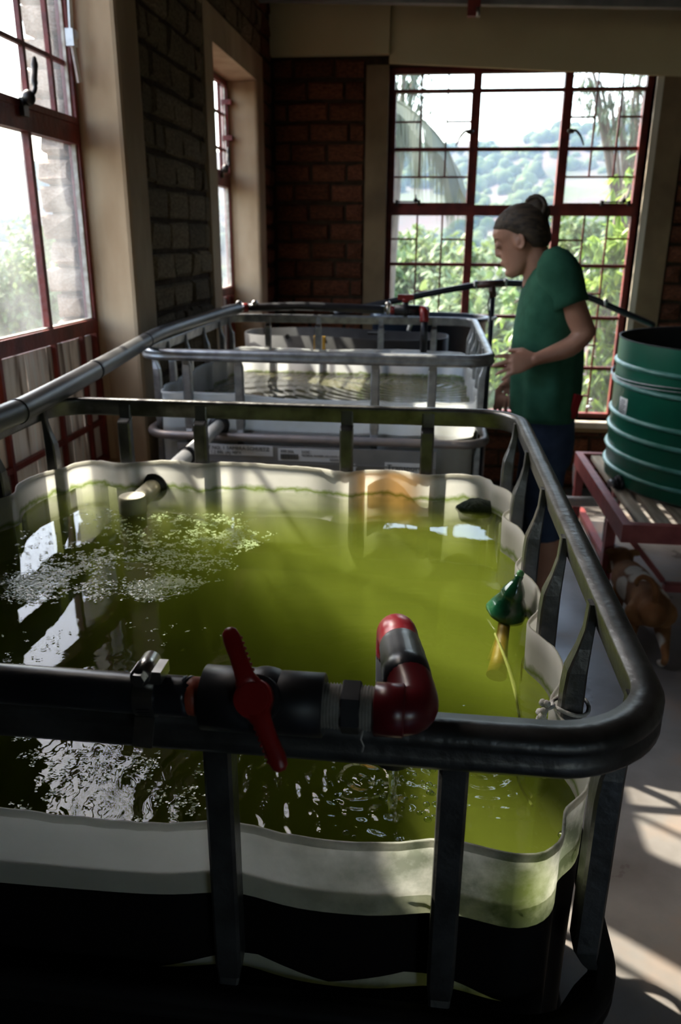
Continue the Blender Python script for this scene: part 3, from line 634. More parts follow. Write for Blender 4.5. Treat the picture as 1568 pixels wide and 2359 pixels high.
# end window
def back_window():
    x0, x1, z0, z1 = WB; Y = BY+0.10
    wnd = struct(bpy.data.objects.new('window_3', None)); COL.objects.link(wnd)
    def fr(a0, a1, b0, b1, wd, dp, name='window_frame', yy=Y):
        m = MB(); m.box((a0, yy-dp/2, b0), (a0+wd, yy+dp/2, b1)); m.box((a1-wd, yy-dp/2, b0), (a1, yy+dp/2, b1)); m.box((a0+wd, yy-dp/2, b0), (a1-wd, yy+dp/2, b0+wd)); m.box((a0+wd, yy-dp/2, b1-wd), (a1-wd, yy+dp/2, b1))
        return m.obj(name, M_redsteel, wnd)
    fr(x0, x1, z0, z1, 0.032, 0.04)
    # measured positions on this plane
    PX = lambda px, py=450: at_y(px, py, Y).x
    PZ = lambda py, px=1100: at_y(px, py, Y).z
    mA, mB_ = 0.192, 0.690
    tz = 1.655
    wbar(wnd, (x0, Y, tz), (x1, Y, tz), 0.055, 0.058, 'transom')
    for xm in (mA, mB_): wbar(wnd, (xm, Y, z0), (xm, Y, z1), 0.045, 0.050, 'mullion')
    zs_h = [PZ(209), PZ(344), PZ(610), PZ(728), PZ(842)]
    for z in zs_h: wbar(wnd, (x0, Y, z), (x1, Y, z), 0.018, 0.020)
    # thin verticals and odd lead bars of the side lights
    L = [x0+0.03+(mA-x0-0.05)*t for t in (0.345, 0.68)]; R = [mB_+0.02+(x1-mB_-0.05)*t for t in (0.35, 0.685)]
    thin = 0.010
    zt = z1; zb = PZ(408)
    for x in L+R:
        wbar(wnd, (x, Y, zb), (x, Y, zt), thin, thin); wbar(wnd, (x, Y, z0), (x, Y, tz), thin, thin)
    xl, xr = x0+0.03, mA-0.02; rl, rr = mB_+0.02, x1-0.03
    for a, b, z in ((xl, xr, zb), (rl, rr, zb), (xl, L[0], PZ(280)), (L[1], xr, PZ(280)), (rl, R[0], PZ(272)), (R[1], rr, PZ(272)),
                    (xl, L[0], PZ(552)), (L[1], xr, PZ(552)), (rl, R[0], PZ(552)), (R[1], rr, PZ(548)), (L[0], L[1], PZ(673)), (R[0], R[1], PZ(673)), (R[0], R[1], PZ(790)), (rl, R[1], PZ(905)), (xl, L[1], PZ(905))):
        wbar(wnd, (a, Y, z), (b, Y, z), thin, thin)
    # sashes of the side lights
    fr(x0+0.026, mA-0.014, tz+0.026, PZ(209)+0.004, 0.014, 0.05, 'sash_frame', Y-0.006)
    fr(mB_+0.014, x1-0.026, tz+0.026, PZ(209)+0.004, 0.014, 0.05, 'sash_frame', Y-0.006)
    # panes: one per cell between the continuous bars
    rows = [z0+0.03]+sorted(zs_h[3:])+[zs_h[2]]+[tz, zs_h[1], zs_h[0], z1-0.02]
    rows = sorted(set(rows))
    cols = [x0+0.03]+L+[mA, mB_]+R+[x1-0.03]
    for a, b in zip(cols[:-1], cols[1:]):
        for c, d in zip(rows[:-1], rows[1:]): pane(wnd, 'y', Y+0.004, a, b, c, d, M_glass)
    # handles on the mullions, curved down and outwards
    for xm, s in ((mA, -1), (mB_, 1)):
        z = PZ(306); h = MB(); h.ell((xm+s*0.03, Y-0.05, z), (0.022, 0.012, 0.014))
        h.tube(bez([(xm+s*0.03, Y-0.05, z), (xm+s*0.055, Y-0.06, z+0.002), (xm+s*0.085, Y-0.06, z-0.03), (xm+s*0.105, Y-0.06, z-0.075)], 5), [0.007]*10+[0.006, 0.006, 0.005, 0.005, 0.004, 0.003], 8)
        h.obj('casement_handle', M_brassblack, wnd)
    for xs in ((x0+0.06, x0+0.19), (0.93, 1.08)):
        h = MB(); z = tz+0.045; h.bar((xs[0], Y-0.05, z), (xs[1], Y-0.05, z), 0.008, 0.008)
        for q in xs: h.box((q-0.008, Y-0.06, z-0.02), (q+0.008, Y-0.03, z+0.008))
        h.ell(((xs[0]+xs[1])/2+0.045, Y-0.05, z+0.008), (0.014, 0.01, 0.014)); h.cyl(((xs[0]+xs[1])/2+0.045, Y-0.05, z), ((xs[0]+xs[1])/2+0.045, Y-0.05, z+0.04), 0.004, 8)
        h.obj('casement_stay', M_brassblack, wnd)
    h = MB(); p = at_y(1357, 938, Y-0.03); h.ell(p, (0.02, 0.012, 0.012)); h.cyl(p, p+Vector((0.004, 0, 0.04)), 0.005, 8); h.ell(p+Vector((0.006, 0, 0.045)), (0.014, 0.01, 0.01)); h.obj('sash_catch', M_hinge, wnd)
    return wnd
back_window()

# brick pier standing outside beyond window_1
pier = struct(MB().box((-1.265, 2.652, -0.5), (-1.17, 2.86, 2.38)).obj('wall_outer', M_mortar))
z = 0.3; r9 = random.Random(12)
while z < 2.3:
    o = bpy.data.objects.new('brick', r9.choice(BR_OUT)); COL.objects.link(o)
    wd = r9.uniform(0.09, 0.135); o.scale = (wd, 0.10, 0.074); o.location = (-1.165-wd/2, 2.635, z+0.05); o.rotation_euler = (0, r9.uniform(-.03, .03), 0); o.parent = pier
    z += 0.084

# ================================================================== WATER TANKS (cage + bottle)
FRONT_Y = 0.52
def rail_section():
    """outer half with two rolled lobes, flat top, about 26 x 36 mm: (outward, up)"""
    pts = [(-0.012, 0.018), (0.002, 0.019), (0.009, 0.0165), (0.0135, 0.011), (0.0135, 0.006), (0.0100, 0.001), (0.0135, -0.004), (0.0135, -0.011), (0.009, -0.0165), (0.002, -0.018), (-0.006, -0.0175), (-0.006, -0.014), (-0.0095, 0.0), (-0.012, 0.012)]
    return pts
def sweep_loop(m, loop, z, sec, smooth=True):
    n = len(sec); o = len(m.v)
    for (x, y, nx, ny) in loop:
        for (a, b) in sec: m.v.append(Vector((x+nx*a, y+ny*a, z+b)))
    k = len(loop)
    for i in range(k):
        j = (i+1) % k
        for t in range(n):
            u = (t+1) % n
            m.f.append([o+i*n+t, o+j*n+t, o+j*n+u, o+i*n+u][::-1]); m.sm.append(smooth)
def circ(r, n=12): return [(r*cos(-2*pi*i/n), r*sin(-2*pi*i/n)) for i in range(n)]
def post(base, out, ztop, zrail2, zbot, wide=0.028, deep=0.022, neck=1.0, wn=0.55):
    """upright of the cage; out = unit vector to the outside. Pinched flat where welded to the rails"""
    ox, oy = out; tx, ty = -oy, ox
    secs = [(zbot, 0, 1, 1), (zrail2-0.060, 0, 1, 1), (zrail2-0.03, 0.004, .8, .5), (zrail2-0.010, 0.012, .7, .3), (zrail2+0.008, 0.012, .7, .3), (zrail2+0.020, 0.004, .85, .6), (zrail2+0.035, 0, 1, 1),
            (ztop-0.036-0.060*neck, 0, 1, 1), (ztop-0.036-0.040*neck, 0.001, .94, .92), (ztop-0.036-0.018*neck, 0.006, wn+.07, .62), (ztop-0.036, 0.009, wn, .45), (ztop-0.008, 0.010, wn, .40)]
    rings = []
    for z, off, wk, dk in secs:
        c = Vector((base[0]+ox*off, base[1]+oy*off, z)); a = Vector((tx, ty, 0))*wide/2*wk; b = Vector((ox, oy, 0))*deep/2*dk; ch = 0.78
        rings.append([c+a+b*ch, c+a*ch+b, c-a*ch+b, c-a+b*ch, c-a-b*ch, c-a*ch-b, c+a*ch-b, c+a-b*ch])
    return MB().loft(rings, smooth=False)
def bottle(loop, posts, depth, sig, levels):
    """outline pushed in at every post; levels = list of (z, inset)"""
    m = MB(); rings = []
    for z, ins, k in levels:
        ring = []
        for (x, y, nx, ny) in loop:
            d = sum(depth*(0.45 if abs(px) < 5 and py < FRONT_Y else 1.0)*math.exp(-((x-px)**2+(y-py)**2)/(2*sig*sig)) for px, py in posts)*k+ins
            w = 0.004*noise.noise(Vector((x*5, y*5, 3))) if z > 0.9 else 0
            zz = z+(0.010*noise.noise(Vector((x*3.1, y*3.1, 7)))+0.0018*noise.noise(Vector((x*60, y*60, 7))) if k > 0.99 and z > 0.95 else 0)
            ring.append((x-nx*(d+w), y-ny*(d+w), zz))
        rings.append(ring)
    m.loft(rings, cap=False)
    o = [i for i in range(len(loop))]
    m.f.append(o[::-1]); m.sm.append(False)
    return m
def water_mesh(loop, posts, depth, sig, zt, zb, inset=0.0035):
    top, bot = [], []
    for (x, y, nx, ny) in loop:
        d = sum(depth*(0.45 if py < FRONT_Y else 1.0)*math.exp(-((x-px)**2+(y-py)**2)/(2*sig*sig)) for px, py in posts)+inset+0.004*noise.noise(Vector((x*5, y*5, 3)))
        top.append((x-nx*d, y-ny*d, zt)); bot.append((x-nx*d, y-ny*d, zb))
    m = MB(); m.loft([bot, top], cap=True, smooth=False); return m

# ---- near tank
NX0, NX1, NY0, NY1, NZ = -0.80, 0.180, 0.486, 1.590, 1.155
nposts_side = [0.557, 0.723, 0.905, 1.098, 1.305, 1.515]
nposts = [((x, NY0+0.020), (0, -1)) for x in (-0.62, -0.50, -0.151, 0.031)] + [((x, NY1-0.018), (0, 1)) for x in (-0.640, -0.475, -0.166, 0.0)] + \
         [((NX1-0.021, y), (1, 0)) for y in nposts_side] + [((NX0+0.021, y), (-1, 0)) for y in nposts_side]
near = thing('water_tank', 'near cut-open white plastic water tank in a dull steel cage, full of green water', 'tank', (-0.31, 1.04, 0.0), 'caged plastic water tanks')
loopN = rrect(NX0, NX1, NY0, NY1, 0.085, 12, 0.05)
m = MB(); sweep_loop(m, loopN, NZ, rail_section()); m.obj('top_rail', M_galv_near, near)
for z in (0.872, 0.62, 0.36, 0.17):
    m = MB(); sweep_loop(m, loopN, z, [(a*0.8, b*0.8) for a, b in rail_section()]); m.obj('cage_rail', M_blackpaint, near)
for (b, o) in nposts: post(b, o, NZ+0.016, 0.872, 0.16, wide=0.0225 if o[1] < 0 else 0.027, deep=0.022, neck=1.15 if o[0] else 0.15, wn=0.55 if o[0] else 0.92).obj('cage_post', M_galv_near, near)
loopB = rrect(-0.783, 0.162, 0.510, 1.572, 0.085, 16, 0.012)
pin = [(b[0], b[1]) for b, o in nposts]
LV = [(0.165, 0.05, 0.2), (0.19, 0.015, 0.6), (0.25, 0.0, 0.95), (0.6, 0.0, 0.95), (0.86, 0.0, 0.95), (0.94, 0.0, 0.95), (0.985, 0.0, 0.95), (1.02, 0.0, 0.98), (1.043, 0.0, 1.0), (1.0435, -0.0028, 1.0), (1.036, -0.0028, 1.0)]
bt = bottle(loopB, pin, 0.026, 0.030, LV); bt.obj('bottle', M_bottle, near)
MB().box((-0.79, 0.50, 0.0), (0.17, 1.58, 0.03)).box((-0.79, 0.50, 0.12), (0.17, 1.58, 0.16)).box((-0.79, 0.50, 0.03), (-0.66, 1.58, 0.12)).box((0.04, 0.50, 0.03), (0.17, 1.58, 0.12)).box((-0.38, 0.50, 0.03), (-0.25, 1.58, 0.12)).obj('pallet', M_galv_near, near)
# orange label on the outside of the rear face, glowing through the plastic
WATER_Z = 0.986
M_water = make_water('green_tank_water', [(-0.018, 0.610, WATER_Z, 0.026, 0.26, 0.10), (0.072, 0.69, WATER_Z, 0.017, 0.26, 0.05), (-0.050, 0.655, WATER_Z, 0.016, 0.28, 0.045)])
wt = water_mesh(loopB, pin, 0.026*0.95, 0.030, WATER_Z, 0.20).obj('green_water', M_water)
tag(wt, 'still green algae-rich water filling the near tank', 'water', kind='stuff')
m = MB(); a = (-0.140, 1.5735); lb = MB()
lb.box((-0.138, 1.5765, 0.925), (-0.012, 1.5785, 1.036)); lb.obj('orange_label', pmat('orange_label_paper', (0.93, 0.66, 0.36), (0.96, 0.80, 0.58), rough=0.7, translucent=0.9), near)['label'] = 'orange label on the rear face, showing through the plastic'

# ---- far tank
FX0, FX1, FY0, FY1, FZ = -0.912, 0.182, 2.40, 3.60, 1.150
fs_y = [2.50, 2.66, 2.86, 3.10, 3.34, 3.50]
fposts = [((x, FY0+0.020), (0, -1)) for x in (-0.765, -0.597, -0.168, 0.007)] + [((x, FY1-0.018), (0, 1)) for x in (-0.742, -0.512, -0.228, 0.008)] + \
         [((FX1-0.021, y), (1, 0)) for y in fs_y] + [((FX0+0.021, y), (-1, 0)) for y in fs_y]
far = thing('water_tank', 'far caged white water tank with a grey label plate, behind the near tank', 'tank', (-0.36, 3.0, 0.0), 'caged plastic water tanks')
loopF = rrect(FX0, FX1, FY0, FY1, 0.085, 12, 0.05)
m = MB(); sweep_loop(m, loopF, FZ, rail_section()); m.obj('top_rail', M_galv, far)
for z in (0.893, 0.62, 0.36, 0.17):
    m = MB(); sweep_loop(m, loopF, z, circ(0.014)); m.obj('cage_rail', M_galvmid, far)
for (b, o) in fposts: post(b, o, FZ+0.016, 0.893, 0.16, wide=0.027, deep=0.022, neck=1.0 if o[0] else 0.3, wn=0.55 if o[0] else 0.85).obj('cage_post', M_galv, far)
loopG = rrect(-0.893, 0.164, 2.425, 3.578, 0.085, 16, 0.015)
pif = [(b[0], b[1]) for b, o in fposts]
LF = [(0.165, 0.05, 0.2), (0.19, 0.015, 0.6), (0.25, 0.0, 0.9), (0.6, 0.0, 0.9), (0.90, 0.0, 0.9), (0.95, 0.0, 0.95), (1.0, 0.0, 1.0), (1.022, 0.0, 1.0), (1.0225, -0.003, 1.0), (1.015, -0.003, 1.0)]
bottle(loopG, pif, 0.020, 0.030, LF).obj('bottle', M_bottle2, far)
MB().box((-0.90, 2.41, 0.0), (0.17, 3.59, 0.03)).box((-0.90, 2.41, 0.12), (0.17, 3.59, 0.16)).box((-0.90, 2.41, 0.03), (-0.76, 3.59, 0.12)).box((0.03, 2.41, 0.03), (0.17, 3.59, 0.12)).obj('pallet', M_galv, far)
FW = 0.912
M_water2 = make_water('grey_green_tank_water', [(-0.035, 3.38, FW, 0.045, 0.9, 0.35), (-0.5, 2.9, FW, 0.12, 0.25, 0.5)], body=(0.15, 0.145, 0.085), wind=1.4)
wf = water_mesh(loopG, pif, 0.020*0.95, 0.030, FW, 0.20).obj('grey_water', M_water2)
tag(wf, 'murky grey-green rippled water inside the far tank', 'water', kind='stuff')
# label plate of the far tank
pl = MB(); PY = 2.384
pl.box((-0.80, PY, 0.60), (0.03, PY+0.006, 0.872)); pl.box((-0.80, PY-0.004, 0.815), (0.03, PY, 0.820)); pl.box((-0.80, PY-0.004, 0.600), (0.03, PY, 0.606))
plate = pl.obj('label_plate', M_plate, far)
def text(s, size, x, z, y, parent, mat=M_ink, align='LEFT', squash=1.0):
    c = bpy.data.curves.new('lettering', 'FONT'); c.body = s; c.size = size; c.extrude = 0.0004; c.align_x = align; c.resolution_u = 2
    o = bpy.data.objects.new('lettering', c); COL.objects.link(o); o.data.materials.append(mat)
    o.rotation_euler = (pi/2, 0, 0); o.scale = (squash, 1, 1)
    o.location = (x, y, z)
    me = bpy.data.meshes.new_from_object(o); n = bpy.data.objects.new('lettering', me); COL.objects.link(n)
    n.rotation_euler = o.rotation_euler; n.scale = o.scale; n.location = o.location; n.parent = parent
    bpy.data.objects.remove(o); return n
def sticker(x0, x1, z0, z1, nm='label'):
    return MB().box((x0, PY-0.0025, z0), (x1, PY, z1)).obj(nm, M_paper, plate)
plate['label'] = 'grey metal plate carrying white printed labels'
sticker(-0.735, -0.487, 0.838, 0.872); sticker(-0.470, -0.258, 0.826, 0.866); s3 = sticker(-0.130, -0.008, 0.745, 0.832)
TY = PY-0.004
text('UNIT NO. 1 SAMBRA-SCHUETZ', 0.0165, -0.728, 0.856, TY, plate); text('MDX. 1.2 BBL (A) 98PX', 0.014, -0.728, 0.842, TY, plate)
text('500 306', 0.013, -0.462, 0.853, TY, plate); text('DOC', 0.012, -0.395, 0.853, TY, plate); text('MATERIAL NUMBER 160 1120 PL 100', 0.0082, -0.395, 0.843, TY, plate); text('80040000', 0.0075, -0.305, 0.832, TY, plate)
bc = MB(); xx = -0.462
rr = random.Random(2)
while xx < -0.405:
    wd = rr.uniform(0.0012, 0.0035); bc.box((xx, TY-0.0003, 0.831), (xx+wd, TY+0.0008, 0.848)); xx += wd+rr.uniform(0.001, 0.002)
bc.obj('barcode', M_ink, plate)
text('Transport', 0.0265, -0.069, 0.808, TY, plate, align='CENTER'); text('1070 kg max', 0.0185, -0.069, 0.786, TY, plate, align='CENTER')
ar = MB()
for dx in (-0.010, 0.010): ar.add([(-0.235+dx-0.008, TY, 0.812), (-0.235+dx+0.008, TY, 0.812), (-0.235+dx, TY, 0.826)], [(0, 1, 2)]); ar.box((-0.235+dx-0.003, TY, 0.796), (-0.235+dx+0.003, TY+0.001, 0.812))
ar.obj('arrow_mark', M_paper, plate)

# ================================================================== PIPEWORK
# outlet pipe joining the two tanks
a = at_z(303, 1150, 1.010); b = Vector((-0.587, 1.572, 0.985)); c = Vector((-0.669, 2.42, 0.925))
dr = (c-b).normalized(); a = b-dr*0.18
ov = thing('overflow_pipe', 'short white overflow pipe linking the near tank to the far tank', 'pipe', (b.x, b.y, b.z))
MB().cyl(b-dr*0.16, b-dr*0.002, 0.019, 20).obj('stub_pipe', M_stain, ov)
tee = MB(); t0 = b-dr*0.165; tee.cyl(t0+Vector((0, 0, -0.10)), t0+Vector((0, 0, 0.022)), 0.0245, 24)
rim = [[t0+Vector((cos(2*pi*j/24)*r, sin(2*pi*j/24)*r, z)) for j in range(24)] for r, z in ((0.0245, 0.022), (0.0265, 0.020), (0.0265, -0.012), (0.0245, -0.014))]
tee.loft(rim, cap=False); tee.obj('tee_fitting', M_stain, ov)
MB().cyl(b+dr*0.002, b+dr*0.33, 0.019, 20).cyl(b+dr*0.37, c, 0.019, 20).obj('link_pipe', M_white, ov)
MB().cyl(b+dr*0.33, b+dr*0.37, 0.0205, 20).cyl(b+dr*0.345, b+dr*0.350, 0.024, 20).obj('rubber_joint', M_blackmatt, ov)
for p, rr_ in ((b, 0.031), (c, 0.034)):
    g = MB(); K = 24
    ax = dr; u = ax.cross(Vector((0, 0, 1))).normalized(); v = ax.cross(u)
    rings = []
    for r, t in ((0.0195, -0.012), (rr_, -0.010), (rr_, 0.006), (0.0195, 0.008), (0.0195, -0.012)):
        rings.append([p+ax*t+(u*cos(2*pi*j/K)+v*sin(2*pi*j/K))*r for j in range(K)])
    g.loft(rings, cap=False); g.obj('rubber_seal', M_blackmatt, ov)

# supply line: grey pipe up the left side, black hose along the far rail, valve, elbow, drop tube
PZt = 1.196
sup = thing('supply_pipe', 'long supply pipe lying on the left rails, then along the far tank rear rail', 'pipe', (-0.80, 1.9, PZt))
pth = [(-0.745, 0.75, PZt), (-0.745, 1.265, PZt), (-0.752, 1.42, PZt), (-0.806, 1.873, PZt), (-0.872, 2.36, PZt), (-0.895, 2.60, PZt), (-0.893, 3.0, PZt), (-0.885, 3.40, PZt), (-0.865, 3.53, PZt)]
MB().tube(bez(pth, 6), 0.0225, 20).obj('grey_pipe', M_greypipe, sup)
for i in (8, 17, 24):
    P = bez(pth, 6); MB().tube([P[i], P[i]+(P[i+1]-P[i])*0.22], 0.0240, 20).obj('joint_ring', M_blackmatt, sup)
e1 = Vector((-0.845, 3.585, PZt+0.004)); e2 = Vector((-0.205, 3.595, PZt+0.004))
m = MB(); m.tube(bez([(-0.865, 3.53, PZt), (-0.86, 3.565, PZt), (-0.845, 3.585, PZt)], 4), 0.019, 14); m.ell((-0.865, 3.55, PZt+0.018), (.016, .016, .016)); m.ell((-0.80, 3.585, PZt+0.020), (.015, .015, .015)); m.obj('hose_clamp', M_stainless, sup)
MB().tube([(-0.862, 3.572, PZt), (-0.835, 3.585, PZt)], 0.021, 14).obj('red_coupling', M_red, sup)
MB().tube(bez([(-0.83, 3.587, PZt), (-0.6, 3.592, PZt+0.010), (-0.4, 3.594, PZt+0.006), (-0.215, 3.596, PZt)], 6), 0.0185, 16).obj('black_hose', M_blackpipe, sup)
m = MB(); m.cyl((-0.205, 3.596, PZt), (-0.195, 3.596, PZt), 0.022); m.ell((-0.20, 3.596, PZt+0.026), (.012, .012, .012)); m.obj('hose_clamp', M_stainless, sup)
MB().cyl((-0.19, 3.596, PZt), (-0.165, 3.596, PZt), 0.018).obj('red_coupling', M_red, sup)
vb = MB(); vb.cyl((-0.170, 3.596, PZt), (-0.060, 3.596, PZt), 0.024, 16); vb.ell((-0.122, 3.596, PZt), (.032, .030, .028)); vb.cyl((-0.122, 3.596, PZt), (-0.122, 3.596, PZt+0.040), 0.014); vb.obj('valve_body', M_blackmatt, sup)
h = MB(); h.cyl((-0.122, 3.596, PZt+0.036), (-0.122, 3.596, PZt+0.05), 0.016); h.box((-0.158, 3.588, PZt+0.045), (-0.088, 3.604, PZt+0.068)); h.obj('valve_handle', M_red, sup)
MB().cyl((-0.060, 3.596, PZt), (-0.025, 3.575, PZt), 0.020).obj('red_coupling', M_red, sup)
el = MB(); el.tube(bez([(-0.065, 3.600, PZt+0.002), (-0.045, 3.585, PZt+0.004), (-0.038, 3.555, PZt-0.002), (-0.036, 3.545, PZt-0.045)], 5), 0.019, 14); el.obj('red_elbow', M_red, sup)
MB().tube([(-0.036, 3.545, PZt-0.02), (-0.035, 3.54, 1.02)], 0.0155, 14).obj('drop_tube', M_blackpipe, sup)
jt = MB(); jt.tube(bez([(-0.035, 3.54, 1.02), (-0.035, 3.53, 0.97), (-0.034, 3.52, FW)], 4), [0.004, 0.0045, 0.004, 0.003, 0.003, 0.003, 0.003, 0.003, 0.004], 8)
M_jet, jn, jl = new_mat('falling_water')
jo = jn.new('ShaderNodeOutputMaterial'); jg = jn.new('ShaderNodeBsdfGlass'); jg.inputs['IOR'].default_value = 1.33; jg.inputs['Roughness'].default_value = 0.0
jt_ = jn.new('ShaderNodeBsdfTransparent'); jm = jn.new('ShaderNodeMixShader'); jm.inputs[0].default_value = 0.45; jl.new(jt_.outputs[0], jm.inputs[1]); jl.new(jg.outputs[0], jm.inputs[2]); jl.new(jm.outputs[0], jo.inputs[0])
tag(jt.obj('water_jet', M_jet), 'thin stream falling from the black drop tube into the far tank', 'water', kind='stuff')

# near valve assembly, lying on the front rail
VY, VZ = 0.466, 1.193
nv = thing('valve_assembly', 'black water pipe with red-handled valve and red elbow across the near rail', 'valve', (-0.1, VY, VZ), None)
def vx(px, py=1605): return at_y(px, py, VY).x
xv = {k: vx(k) for k in (320, 372, 430, 470, 748, 787, 832, 862, 950, 920)}
MB().tube(bez([(-0.80, VY+0.02, VZ-0.006), (-0.5, VY+0.01, VZ-0.006), (xv[320], VY, VZ-0.001), (xv[430], VY, VZ)], 8), 0.0145, 24).obj('black_hose', M_blackpipe, nv)
cl = MB()
xc = (xv[320]+xv[372])/2
band = []
for r in (0.0150, 0.0162):
    band.append([Vector((xc-0.0075, VY+cos(t)*r, VZ+sin(t)*r)) for t in [2*pi*i/32 for i in range(32)]])
band2 = [[p+Vector((0.0145, 0, 0)) for p in band[1]], [p+Vector((0.0145, 0, 0)) for p in band[0]]]
cl.loft([band[0], band[1], band2[0], band2[1]], cap=False, smooth=False)
cl.add([Vector((xc-0.0075, VY-0.012, VZ-0.012)), Vector((xc+0.007, VY-0.012, VZ-0.012)), Vector((xc+0.006, VY-0.0185, VZ-0.032)), Vector((xc-0.0085, VY-0.0185, VZ-0.031)),
        Vector((xc-0.0075, VY-0.013, VZ-0.0125)), Vector((xc+0.007, VY-0.013, VZ-0.0125)), Vector((xc+0.006, VY-0.0195, VZ-0.0325)), Vector((xc-0.0085, VY-0.0195, VZ-0.0315))], [(0,1,2,3), (7,6,5,4), (0,4,5,1), (1,5,6,2), (2,6,7,3), (3,7,4,0)])
clo = cl.obj('hose_clamp', M_stainless, nv)
sl = MB()
for k in range(10):
    t = -0.2-k*0.19; r = 0.01645
    c0 = Vector((xc, VY-cos(t)*r, VZ+sin(t)*r)); n0 = Vector((0, -cos(t), sin(t))); tg = Vector((0, sin(t), cos(t)))
    q = Vector((0.0045, 0, 0)); wv = tg*0.0009+Vector((0.0006, 0, 0))
    sl.add([c0-q-wv, c0+q-wv*0.2, c0+q+wv, c0-q+wv*0.2], [(0, 1, 2, 3)])
sl.obj('clamp_slots', M_blackmatt, clo)
sc_ = MB(); s0 = Vector((xc+0.001, VY-0.002, VZ+0.0195))
sc_.box((s0.x-0.010, s0.y-0.008, s0.z-0.006), (s0.x+0.010, s0.y+0.008, s0.z+0.002)); sc_.cyl(s0+Vector((-0.002, -0.012, 0.001)), s0+Vector((-0.002, 0.014, 0.001)), 0.0068, 20)
hexr = [[s0+Vector((-0.002+cos(pi/3*i)*0.0052, y, 0.001+sin(pi/3*i)*0.0052)) for i in range(6)] for y in (-0.0165, -0.012)]
sc_.loft(hexr, smooth=False); sc_.box((s0.x+0.006, s0.y-0.010, s0.z-0.004), (s0.x+0.0125, s0.y+0.008, s0.z+0.005)); sc_.obj('clamp_screw', M_stainless, clo)
MB().tube([(xv[430]-0.004, VY, VZ), (xv[430]+0.003, VY, VZ), (xv[470]+0.002, VY, VZ)], [0.0125, 0.0135, 0.0140], 20).obj('red_adaptor', M_redor, nv)
vbd = MB(); X_0, X_1 = xv[470], xv[748]
prof = [(X_0, 0.0195), (X_0+0.001, 0.0228), (X_0+0.036, 0.0228), (X_0+0.038, 0.0215), (X_1-0.034, 0.0215), (X_1-0.030, 0.0222), (X_1-0.0008, 0.0222), (X_1, 0.0208), (X_1-0.001, 0.0165)]
vbd.loft([[(x, VY+cos(2*pi*j/32)*r, VZ+sin(2*pi*j/32)*r) for j in range(32)] for x, r in prof])
xm = vx(605)
vbd.ell((xm+0.002, VY, VZ), (0.024, 0.024, 0.0245), 24, 14)
# stem boss towards the viewer and up
sd_ = Vector((0, -0.82, 0.57)); S0 = Vector((xm, VY, VZ))
vbd.cyl(S0+sd_*0.015, S0+sd_*0.029, 0.0165, 28); vbd.obj('valve_body', M_blackmatt, nv)
hd = MB(); C0 = S0+sd_*0.030; up_ = Vector((0, 0.57, 0.82)); rt_ = Vector((1, 0, 0))
hd.cyl(C0, C0+sd_*0.008, 0.0135, 30, 0.0125); hd.cyl(C0+sd_*0.008, C0+sd_*0.0095, 0.0105, 30)
for ang, L in ((radians(116), 0.049), (radians(-62), 0.048)):
    d = rt_*cos(ang)+up_*sin(ang); s = rt_*sin(ang)-up_*cos(ang); rings = []
    for t, wd, th, lift in ((0.006, 0.0105, 0.007, 0.003), (0.016, 0.0065, 0.007, 0.003), (0.030, 0.0058, 0.0065, 0.002), (L-0.006, 0.0062, 0.006, 0.0), (L-0.001, 0.0052, 0.005, 0.0), (L+0.0015, 0.0025, 0.003, 0.0)):
        c = C0+d*t+sd_*(0.004+lift*0.3); rings.append([c+s*wd*cos(q)+sd_*th*0.6*sin(q) for q in [2*pi*i/12 for i in range(12)]])
    hd.loft(rings)
    for k in range(7):
        c = C0+d*(0.018+k*0.0038)+s*(0.0062 if ang > 0 else 0.0062)+sd_*0.004; hd.ell(c, (0.0013, 0.0013, 0.0013), 6, 4)
hd.obj('valve_handle', M_red, nv)
th = MB(); pr = []
x = X_1-0.002
while x < xv[862]+0.003:
    pr += [(x, 0.0148), (x+0.0009, 0.0160), (x+0.0018, 0.0148)]; x += 0.0022
th.loft([[(x, VY+cos(2*pi*j/24)*r, VZ+sin(2*pi*j/24)*r) for j in range(24)] for x, r in pr]); th.obj('threaded_nipple', M_thread, nv)
nut = MB(); nut.loft([[(x, VY+cos(pi/3*j+0.2)*r, VZ+sin(pi/3*j+0.2)*r) for j in range(6)] for x, r in ((xv[787], 0.0175), (xv[787]+0.001, 0.0188), (xv[832]-0.001, 0.0188), (xv[832], 0.0175))], smooth=False); nut.obj('black_nut', M_blackmatt, nv)
st = MB(); xq = (xv[832]+xv[862])/2-0.002; st.tube([(xq, VY-0.013, VZ-0.009), (xq-0.001, VY-0.0165, VZ-0.014), (xq+0.001, VY-0.0165, VZ-0.019), (xq, VY-0.0165, VZ-0.024)], 0.0006, 6); st.obj('thread_tail', M_rope, nv)
eb = MB(); XE = vx(926)
eb.loft([[(x, VY+cos(2*pi*j/28)*r, VZ+sin(2*pi*j/28)*r) for j in range(28)] for x, r in ((xv[862], 0.0165), (xv[862]+0.0008, 0.0185), (xv[950]-0.006, 0.0185), (xv[950]-0.005, 0.0175))])
bend = bez([(XE-0.010, VY, VZ), (XE+0.002, VY, VZ), (XE+0.0085, VY+0.006, VZ+0.001), (XE+0.006, VY+0.022, VZ+0.004), (XE+0.002, VY+0.034, VZ+0.007)], 6)
eb.tube(bend, 0.0168, 24); eb.obj('red_elbow', M_maroon, nv)
A_ = Vector((XE+0.004, VY+0.024, VZ+0.005)); B_ = Vector((-0.0165, 0.556, VZ+0.010))
tp = MB(); pts = [A_.lerp(B_, t) for t in (0.02, 0.08, 0.2, 0.33, 0.34, 0.55, 0.56, 0.75, 0.80)]
tp.tube(pts, [0.0152, 0.0178, 0.0180, 0.0178, 0.0172, 0.0172, 0.0166, 0.0164, 0.0155], 24); tp.obj('taped_pipe', M_blackpipe, nv)
